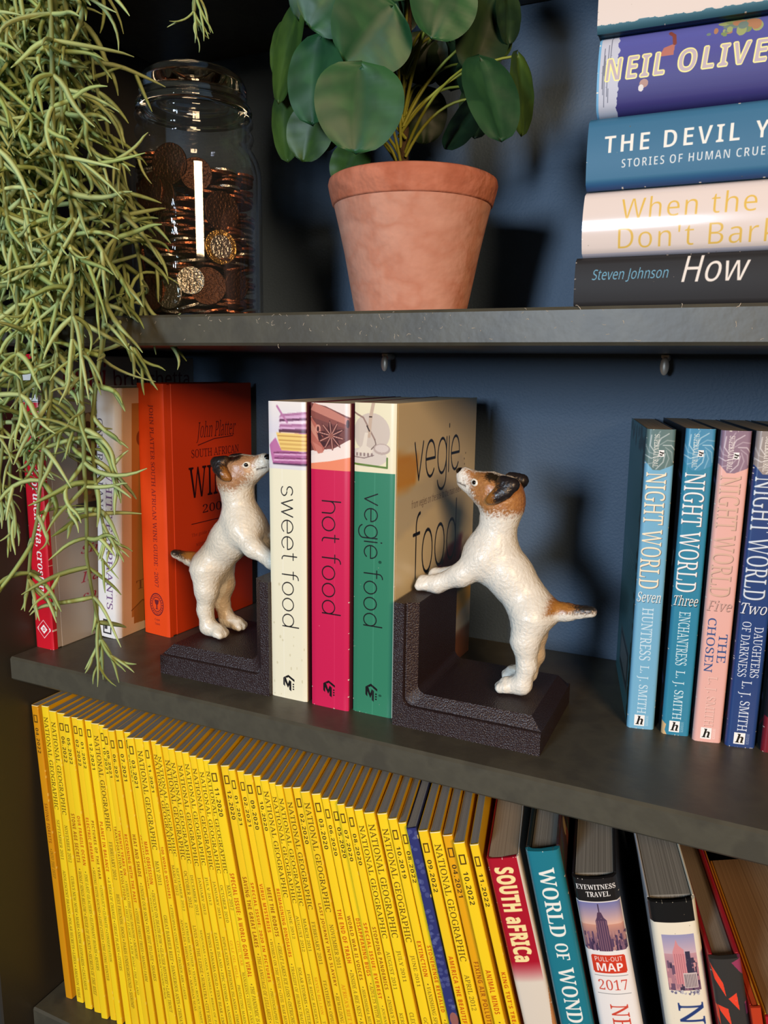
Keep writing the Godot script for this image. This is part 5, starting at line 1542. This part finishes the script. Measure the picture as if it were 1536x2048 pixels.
func coin_jar() -> void:
	var H := 0.24436
	var c := Vector3(-0.1712, H, -0.0745)
	var t: Node3D = thing("glass_jar", "clear glass storage jar with a glass lid, full of coins, left of the potted plant", "jar", c)
	t.scale = Vector3(1, 0.965, 1)
	var glass := mat(Color(0.93, 0.97, 0.95, 0.005), 0.03, 0.5)
	glass.transparency = BaseMaterial3D.TRANSPARENCY_ALPHA
	var thick := mat(Color(0.96, 0.985, 0.97, 0.0), 0.02, 0.5)
	thick.refraction_enabled = true
	thick.refraction_scale = 0.05
	var outer := [Vector2(0.0, 0.0), Vector2(0.0400, 0.0), Vector2(0.0432, 0.0022), Vector2(0.0441, 0.006), Vector2(0.0441, 0.098), Vector2(0.0438, 0.104), Vector2(0.0425, 0.110), Vector2(0.0398, 0.1155), Vector2(0.0378, 0.1185), Vector2(0.0372, 0.1215), Vector2(0.0386, 0.1238), Vector2(0.0394, 0.1262), Vector2(0.0386, 0.1286), Vector2(0.0372, 0.1308), Vector2(0.0372, 0.1330), Vector2(0.0388, 0.1350), Vector2(0.0392, 0.1372), Vector2(0.0380, 0.1390)]
	var inner := [Vector2(0.0345, 0.1390), Vector2(0.0342, 0.1300), Vector2(0.0345, 0.1200), Vector2(0.0365, 0.1145), Vector2(0.0398, 0.1085), Vector2(0.0412, 0.100), Vector2(0.0414, 0.010), Vector2(0.0395, 0.0055), Vector2(0.0, 0.0048)]
	var jb := MB.new()
	jb.lathe(PackedVector2Array(outer + inner), 72)
	part("jar_body", jb.done(), glass, t)
	var lb := MB.new()
	lb.lathe(PackedVector2Array([Vector2(0.0, 0.1396), Vector2(0.0350, 0.1396), Vector2(0.0378, 0.1402), Vector2(0.0385, 0.1430), Vector2(0.0378, 0.1456), Vector2(0.0358, 0.1470), Vector2(0.0350, 0.1490), Vector2(0.0354, 0.1520), Vector2(0.0352, 0.1580), Vector2(0.0330, 0.1630), Vector2(0.0290, 0.1660), Vector2(0.0230, 0.1672), Vector2(0.0225, 0.1655), Vector2(0.0, 0.1650)]), 72)
	var lid := part("lid", lb.done(), thick, t)
	var kb := MB.new()
	kb.lathe(PackedVector2Array([Vector2(0.0225, 0.1652), Vector2(0.0235, 0.1680), Vector2(0.0200, 0.1690), Vector2(0.0185, 0.1672), Vector2(0.0180, 0.1652)]), 48)
	part("lid_ring", kb.done(), thick, lid)
	# the coins
	var copper := []
	for q in [[rgb(140, 82, 54), 0.32], [rgb(112, 66, 44), 0.4], [rgb(170, 100, 68), 0.28], [rgb(78, 50, 35), 0.5]]:
		var m := mat(q[0], q[1], 0.5)
		m.metallic = 0.9
		bump(m, noise_tex(0.05, 3, 41 + copper.size(), 128), 0.06, 60.0)
		copper.append(m)
	var silver := mat(rgb(172, 166, 154), 0.3, 0.5)
	silver.metallic = 0.95
	bump(silver, noise_tex(0.05, 3, 45, 128), 0.06, 60.0)
	var brass := mat(rgb(176, 138, 74), 0.3, 0.5)
	brass.metallic = 0.9
	bump(brass, noise_tex(0.05, 3, 46, 128), 0.06, 60.0)
	var shapes := [coin_mesh(0.0101, 0.0017), coin_mesh(0.0129, 0.0019), coin_mesh(0.0090, 0.0017), coin_mesh(0.0122, 0.0018), coin_mesh(0.0112, 0.0028)]
	var g := RandomNumberGenerator.new()
	g.seed = 23
	var R := 0.0405
	# standing against the glass: angle (0 towards +z, positive to the right), height, shape, material, tilt
	var faces := [[-0.10 + 0.62, 0.0245, 2, silver, 0.1, "bright small silver coin with a cross pattern, low in the front of the jar", 1], [1.05, 0.0465, 4, brass, 0.1, "silver-centred brass-rimmed coin against the glass, right side of the jar", 2], [1.10, 0.0690, 1, copper[3], 0.2, "large dark brown coin flat against the glass, upper right of the jar", 0],
		[0.12, 0.0165, 0, silver, -0.1, "worn grey coin against the glass, bottom left of the jar", 0], [-0.15, 0.0545, 0, copper[3], 0.1, "", 0], [-0.25, 0.0800, 1, copper[1], 0.2, "", 0], [-0.30, 0.0185, 1, copper[0], 0.2, "", 0], [0.2, 0.0960, 1, copper[3], 0.3, "", 0], [0.0, 0.0770, 3, copper[3], -0.2, "", 0], [1.35, 0.0230, 0, copper[3], 0.3, "", 0], [0.80, 0.0215, 3, copper[3], 0.3, "", 0], [0.66, 0.0900, 0, copper[3], 0.4, "", 0], [-0.8, 0.04, 1, copper[0], 0.2, "", 0], [-0.9, 0.08, 0, copper[3], 0.2, "", 0]]
	var taken := []
	for f in faces:
		var r: float = [0.0101, 0.0129, 0.0090, 0.0122, 0.0112][f[2]]
		var a: float = f[0]
		var rad := sqrt(R * R - r * r) - 0.0014
		var o := coin(shapes[f[2]], f[3], f[5] if f[5] else "brown copper coin standing on edge inside the glass jar")
		if f[5]: o.remove_meta("group")
		else: o.set_meta("group", "coins standing on edge in the jar")
		var out := Vector3(sin(a), 0, cos(a))
		o.basis = Basis(out, g.randf() * TAU) * Basis(Vector3.UP.cross(out).normalized(), PI / 2 - f[4] * 0.35)
		o.position = c + Vector3(0, f[1], 0) + out * rad
		taken.append([out * rad + Vector3(0, f[1], 0), r])
		if f[6] == 1: coin_cross(o, 0.0090)
		if f[6] == 2:
			var mb := MB.new()
			mb.lathe(PackedVector2Array([Vector2(0.0, -0.0013), Vector2(0.0074, -0.0013), Vector2(0.0076, -0.0011), Vector2(0.0076, 0.0011), Vector2(0.0074, 0.0013), Vector2(0.0, 0.0013)]), 28)
			part("centre", mb.done(), silver, o)
	# lying in loose heaps round the wall
	for col in 9:
		var a := -2.0 + col * 0.49 + g.randf_range(-0.1, 0.1)
		var y := 0.0062
		var top := 0.100 + g.randf_range(-0.008, 0.008)
		while y < top:
			var k := g.randi() % 4
			var r: float = [0.0101, 0.0129, 0.0090, 0.0122][k]
			var lean := g.randf_range(0.02, 0.30) * (1.0 if g.randf() < 0.75 else 1.9)
			var rad := R - r - 0.0006 - g.randf() * 0.0015
			var aa := a + g.randf_range(-0.18, 0.18)
			var at := Vector3(sin(aa) * rad, y, cos(aa) * rad)
			var hit := false
			for q in taken:
				if (q[0] - at).length() < q[1] * 0.85 + 0.004: hit = true
			if not hit:
				var mm: StandardMaterial3D = copper[g.randi() % 4] if g.randf() < 0.8 else silver
				var o := coin(shapes[k], mm, "silver coloured coin lying in the heap inside the glass jar" if mm == silver else "copper coin lying in the heap inside the glass jar")
				o.set_meta("group", "silver coins heaped in the jar" if mm == silver else "copper coins heaped in the jar")
				o.basis = Basis(Vector3(cos(g.randf() * TAU), 0, sin(g.randf() * TAU)).normalized(), lean * 0.7)
				o.position = c + at
			y += 0.0026 + lean * 0.0045
	# the middle of the heap
	for k in 26:
		var m: StandardMaterial3D = copper[g.randi() % 4]
		var o := coin(shapes[1], m, "copper coin lying in the heap inside the glass jar")
		o.set_meta("group", "copper coins heaped in the jar")
		o.basis = Basis(Vector3(cos(k * 2.1), 0, sin(k * 2.1)), 0.25)
		o.position = c + Vector3(cos(k * 1.7) * 0.008, 0.008 + k * 0.0035, sin(k * 1.7) * 0.008)

func coin(m: Mesh, mt: Material, label: String) -> Node3D:
	var o := part("coin", m, mt, self)
	tag(o, label, "coin")
	return o

# raised lines on the face of the bright coin: a quartered shield with letters
func coin_cross(o: Node3D, r: float) -> void:
	for s: float in [1.0, -1.0]:
		var mb := MB.new()
		var y := s * 0.00062
		var ln := func(a: Vector2, b: Vector2) -> void:
			var p := PackedVector3Array([Vector3(a.x, y, a.y) * Vector3(r, 1, r), Vector3(b.x, y, b.y) * Vector3(r, 1, r)])
			mb.tube(p, PackedFloat32Array([0.00022, 0.00022]), 5)
		ln.call(Vector2(-0.85, 0.1), Vector2(0.85, 0.0)); ln.call(Vector2(0.05, -0.85), Vector2(0.0, 0.0)); ln.call(Vector2(-0.1, 0.1), Vector2(-0.05, 0.6))
		for k in 4:
			var q := Vector2(-0.5 + (k % 2) * 0.9, -0.4 + (k / 2) * 0.75)
			for j in 7:
				var a := TAU * j / 7.0
				ln.call(q + Vector2(cos(a), sin(a)) * 0.2, q + Vector2(cos(a + 0.8), sin(a + 0.8)) * (0.2 if j % 2 else 0.08))
		var mt := mat(rgb(120, 112, 92), 0.4)
		mt.metallic = 0.8
		part("relief", mb.done(), mt, o)

# ------------------------------------------------------------------ the trailing plant at the left
var pg := RandomNumberGenerator.new()

func blade(mb: MB, p: Vector3, d: Vector3, len_: float, r: float, forks: int) -> void:
	var n := 7
	var pts := PackedVector3Array([p])
	var rr := PackedFloat32Array([r * 0.8])
	var axis := d.cross(Vector3(pg.randf_range(-1, 1), pg.randf_range(-1, 1), pg.randf_range(-1, 1))).normalized()
	var curl := pg.randf_range(0.04, 0.27) * (1.0 if pg.randf() < 0.5 else -1.0)
	var turn := 3 + pg.randi() % 6
	var q := p
	for i in n:
		if i == turn: curl = -curl * 0.8
		d = (d.rotated(axis, curl) + Vector3(0, -0.07, 0)).normalized()
		q += d * len_ / n
		pts.append(q)
		rr.append(r * [1.0, 1.0, 0.95, 0.86, 0.74, 0.56, 0.2][i])
	var k := pg.randf()
	mb.col = Color(0.33, 0.43, 0.13).lerp(Color(0.49, 0.58, 0.25), k) * pg.randf_range(0.82, 1.1)
	mb.tube(pts, rr, 6, 0.6)
	if forks > 0:
		var at := pts[3 + pg.randi() % 2]
		var dd := (d + Vector3(pg.randf_range(-0.9, 0.9), pg.randf_range(-0.7, 0.3), pg.randf_range(-0.6, 0.6))).normalized()
		blade(mb, at, dd, len_ * pg.randf_range(0.5, 0.75), r * 0.85, forks - 1)

func strand(parent: Node3D, m: Material, top: Vector3, length: float, sway: Vector3, density: float, big: float, singles: bool) -> void:
	var mb := MB.new()
	var pts := PackedVector3Array()
	var rr := PackedFloat32Array()
	var n := maxi(6, int(length / 0.02))
	var q := top
	var d := Vector3(sway.x * 0.5, -1, sway.z * 0.5).normalized()
	for i in n + 1:
		pts.append(q)
		rr.append(lerpf(0.0017, 0.0011, float(i) / n))
		d = (d + Vector3(sway.x * 0.25 + pg.randf_range(-0.22, 0.22), -0.22, sway.z * 0.2 + pg.randf_range(-0.16, 0.16))).normalized()
		q += d * length / n
	mb.col = Color(0.20, 0.24, 0.08)
	mb.tube(pts, rr, 6)
	var st := part("strand", mb.done(), m, parent)
	var rest := MB.new()
	var count := 0
	var s := 0.01
	while s < length:
		var i := mini(n - 1, int(s / length * n))
		var p := pts[i].lerp(pts[i + 1], s / length * n - i)
		var a0 := pg.randf() * TAU
		var spray := 2 + pg.randi() % 2
		for k in spray:
			var a := a0 + TAU * k / spray + pg.randf_range(-0.4, 0.4)
			var dd := Vector3(cos(a) * 0.85, pg.randf_range(-0.75, 0.3), sin(a) * 0.65).normalized()
			var ln := pg.randf_range(0.024, 0.046) * big
			if singles:
				var one := MB.new()
				blade(one, p, dd, ln, pg.randf_range(0.00122, 0.00178) * big, 1 if pg.randf() < 0.55 else 0)
				part("leaf", one.done(), m, st)
			else:
				blade(rest, p, dd, ln, pg.randf_range(0.00122, 0.00178) * big, 1 if pg.randf() < 0.55 else 0)
			count += 1
		s += density * pg.randf_range(0.7, 1.3)
	# the tip ends in a small tuft
	for k in 4:
		var dd := Vector3(pg.randf_range(-0.7, 0.7), -1, pg.randf_range(-0.4, 0.4)).normalized()
		blade(rest, pts[n], dd, pg.randf_range(0.022, 0.034) * big, 0.0013 * big, 1)
	var o := part("foliage", rest.done(), m, st)
	o.set_meta("kind", "stuff")

func trailing_plant() -> void:
	pg.seed = 4242
	var m := mat(Color.WHITE, 0.55, 0.35)
	m.vertex_color_use_as_albedo = true
	m.backlight_enabled = true
	m.backlight = Color(0.30, 0.36, 0.12)
	var t := thing("trailing_plant", "pale green trailing plant with thin forked leaves hanging down over the left side", "plant", Vector3(-0.16, 0.60, 0.04))
	var at := t.position
	# dense curtain: x from, x to, how many, lowest y from, to, z from, to
	var rows := [[-0.275, -0.178, 13, 0.255, 0.34, 0.012, 0.07], [-0.265, -0.163, 12, 0.215, 0.28, 0.01, 0.06], [-0.27, -0.175, 4, 0.15, 0.20, 0.015, 0.055]]
	for w in rows:
		for k in int(w[2]):
			var z := pg.randf_range(w[5], w[6])
			var x := lerpf(w[0], w[1], (k + pg.randf()) / w[2])
			x += (z - 0.03) * 0.8
			var low := pg.randf_range(w[3], w[4])
			var high := 0.52 + pg.randf_range(-0.02, 0.03)
			strand(t, m, Vector3(x, high, z) - at, high - low, Vector3(pg.randf_range(-0.06, 0.05), 0, pg.randf_range(-0.04, 0.04)), 0.0122, 1.0, false)
	# the loose long ones, leaf by leaf
	for q in [[-0.168, 0.30, 0.010, 0.030, 0.02, 0.017], [-0.150, 0.31, 0.095, 0.022, 0.02, 0.018], [-0.195, 0.30, 0.060, 0.030, -0.03, 0.017], [-0.235, 0.30, 0.10, 0.030, 0.02, 0.018], [-0.255, 0.32, 0.12, 0.02, -0.03, 0.018]]:
		strand(t, m, Vector3(q[0], q[1], q[3]) - at, q[1] - q[2] - 0.02, Vector3(q[4], 0, 0), q[5], 1.0, true)
	# one short tip hanging further right
	strand(t, m, Vector3(-0.082, 0.50, 0.03) - at, 0.108, Vector3(0.0, 0, 0), 0.022, 0.5, false)

# ------------------------------------------------------------------ scene
func struct(called: String, mesh: Mesh, m: Material) -> MeshInstance3D:
	var o := part(called, mesh, m, self)
	o.set_meta("kind", "structure")
	return o

func solid(lo: Vector3, hi: Vector3, b := 0.001) -> ArrayMesh:
	var mb := MB.new()
	mb.box(lo, hi, b)
	return mb.done()

func _ready() -> void:
	# camera
	var cam := Camera3D.new()
	cam.name = "camera"
	add_child(cam)
	cam.basis = Basis(Vector3.UP, 0.43175) * Basis(Vector3.RIGHT, -0.18256) * Basis(Vector3.BACK, 0.01313)
	cam.position = Vector3(0.18377, 0.21439, 0.38266)
	cam.fov = rad_to_deg(2.0 * atan(1024.0 / 1558.19))
	cam.near = 0.02
	cam.far = 30.0
	cam.current = true
	# surroundings and exposure
	var e := Environment.new()
	e.background_mode = Environment.BG_COLOR
	e.background_color = Color(0.115, 0.108, 0.10)
	e.tonemap_mode = Environment.TONE_MAPPER_LINEAR
	e.tonemap_exposure = 1.2
	e.sdfgi_enabled = true
	e.ssao_enabled = true
	e.ssil_enabled = true
	var we := WorldEnvironment.new()
	we.name = "environment"
	we.environment = e
	add_child(we)
	# daylight from a tall window, left of straight ahead; warm room light from behind the camera to the right
	area("window_light", Vector3(-0.26, 0.50, 2.22), Vector3(0.0, 0.2, -0.1), Vector2(0.34, 0.50), Color(0.84, 0.92, 1.0), 3.6)
	area("room_light", Vector3(1.20, 0.78, 1.48), Vector3(0.0, 0.2, -0.1), Vector2(0.5, 0.5), Color(1.0, 0.84, 0.66), 2.6)

	paper = pages_material(rgb(214, 202, 178), rgb(150, 138, 116), 1)
	# the bookcase
	var blue := mat(rgb(74, 90, 108), 0.55, 0.35)
	bump(blue, noise_tex(0.05, 3, 2, 512), 0.02, 14.0, true)
	struct("wall_back", solid(Vector3(-0.34, -0.40, -0.2188), Vector3(0.62, 0.66, -0.1988), 0.0), blue)
	var wood := mat(Color.WHITE, 0.42, 0.45)
	wood.albedo_texture = noise_tex(0.01, 4, 11, 512, ramp([rgb(68, 65, 55), rgb(77, 74, 62), rgb(72, 69, 58)], [0.3, 0.55, 0.8]))
	bump(wood, noise_tex(0.06, 4, 12, 512), 0.006, 5.0, true)
	var H := 0.24436
	var T := 0.01819
	var L := -0.2988
	var W := 0.60
	var side := part("side_panel", solid(Vector3(L - 0.018, -0.40, -0.1988), Vector3(L, 0.66, 0.0300), 0.0012), mat(rgb(52, 50, 46), 0.45), self)
	tag(side, "dark grey bookcase side panel at the far left edge of the shelves", "panel")
	for q in [[H, "upper dark shelf board carrying the coin jar, potted plant and stacked books"], [0.0, "middle dark shelf board carrying the dog bookends and cookbooks"], [LOW, "lowest shelf board under the yellow magazines"], [0.482, "shelf board above the frame, over the trailing plant"]]:
		var zf := 0.0 if q[0] > -0.1 else 0.004
		var b := part("shelf_board", solid(Vector3(L + 0.0006, q[0] - T, -0.1985), Vector3(W, q[0], zf), 0.0016), wood, self)
		tag(b, q[1], "shelf")
		if q[0] == H: scuffs(b, H, T)
	# shelf pins under the top board
	var steel := mat(rgb(214, 204, 190), 0.35)
	steel.metallic = 0.3
	for x: float in [-0.0788, 0.1303]:
		var mb := MB.new()
		mb.tube(PackedVector3Array([Vector3(0, 0, -0.002), Vector3(0, 0, 0.008)]), PackedFloat32Array([0.0026, 0.0026]), 16)
		mb.ball(Vector3(0, -0.0055, 0.014), Vector3(0.0030, 0.0062, 0.0016), 18, 10)
		mb.box(Vector3(-0.0026, 0.0, 0.004), Vector3(0.0026, 0.0022, 0.014), 0.0004)
		var o := part("shelf_pin", mb.done(), steel, self)
		o.position = Vector3(x, H - T - 0.0026, -0.1985)
		tag(o, "small steel shelf pin under the top shelf, above the right dog" if x < 0 else "small steel shelf pin under the top shelf, above the pale blue paperbacks", "shelf pin")
	bookends()
	food_books()
	left_books()
	night_books()
	magazines()
	lower_books()
	stacked_books()
	pot_plant()
	coin_jar()
	trailing_plant()

# lint, chips and scratches on the front edge of the top shelf
func scuffs(b: Node3D, H: float, T: float) -> void:
	var g := RandomNumberGenerator.new()
	g.seed = 6
	var mb := MB.new()
	for k in 90:
		var x := g.randf_range(-0.17, 0.2)
		if k % 3 == 0: x = [-0.06, -0.03, 0.01, 0.035, 0.12][g.randi() % 5] + g.randf_range(-0.012, 0.012)
		var y := H - T * pow(g.randf(), 2.0) * 0.9 - 0.0012
		var p := PackedVector3Array()
		var r := PackedFloat32Array()
		var d := Vector3(g.randf_range(-1, 1), g.randf_range(-0.8, 0.8), 0).normalized() * g.randf_range(0.0002, 0.0007)
		var q := Vector3(x, y, 0.0)
		var n := g.randi_range(2, 6)
		for i in n:
			p.append(q); r.append(0.00012 if g.randf() < 0.8 else 0.00022)
			d = d.rotated(Vector3.BACK, g.randf_range(-0.8, 0.8))
			q += d
		mb.tube(p, r, 4)
	part("lint", mb.done(), mat(rgb(176, 164, 146), 0.9, 0.2), b).set_meta("kind", "stuff")

func area(called: String, at: Vector3, to: Vector3, size: Vector2, c: Color, energy: float) -> void:
	var l := AreaLight3D.new()
	l.name = called
	add_child(l)
	l.look_at_from_position(at, to, Vector3.UP)
	l.area_size = size
	l.area_normalize_energy = true
	l.light_color = c
	l.light_energy = energy
	l.area_range = 12.0
	l.area_attenuation = 2.0
	l.shadow_enabled = true
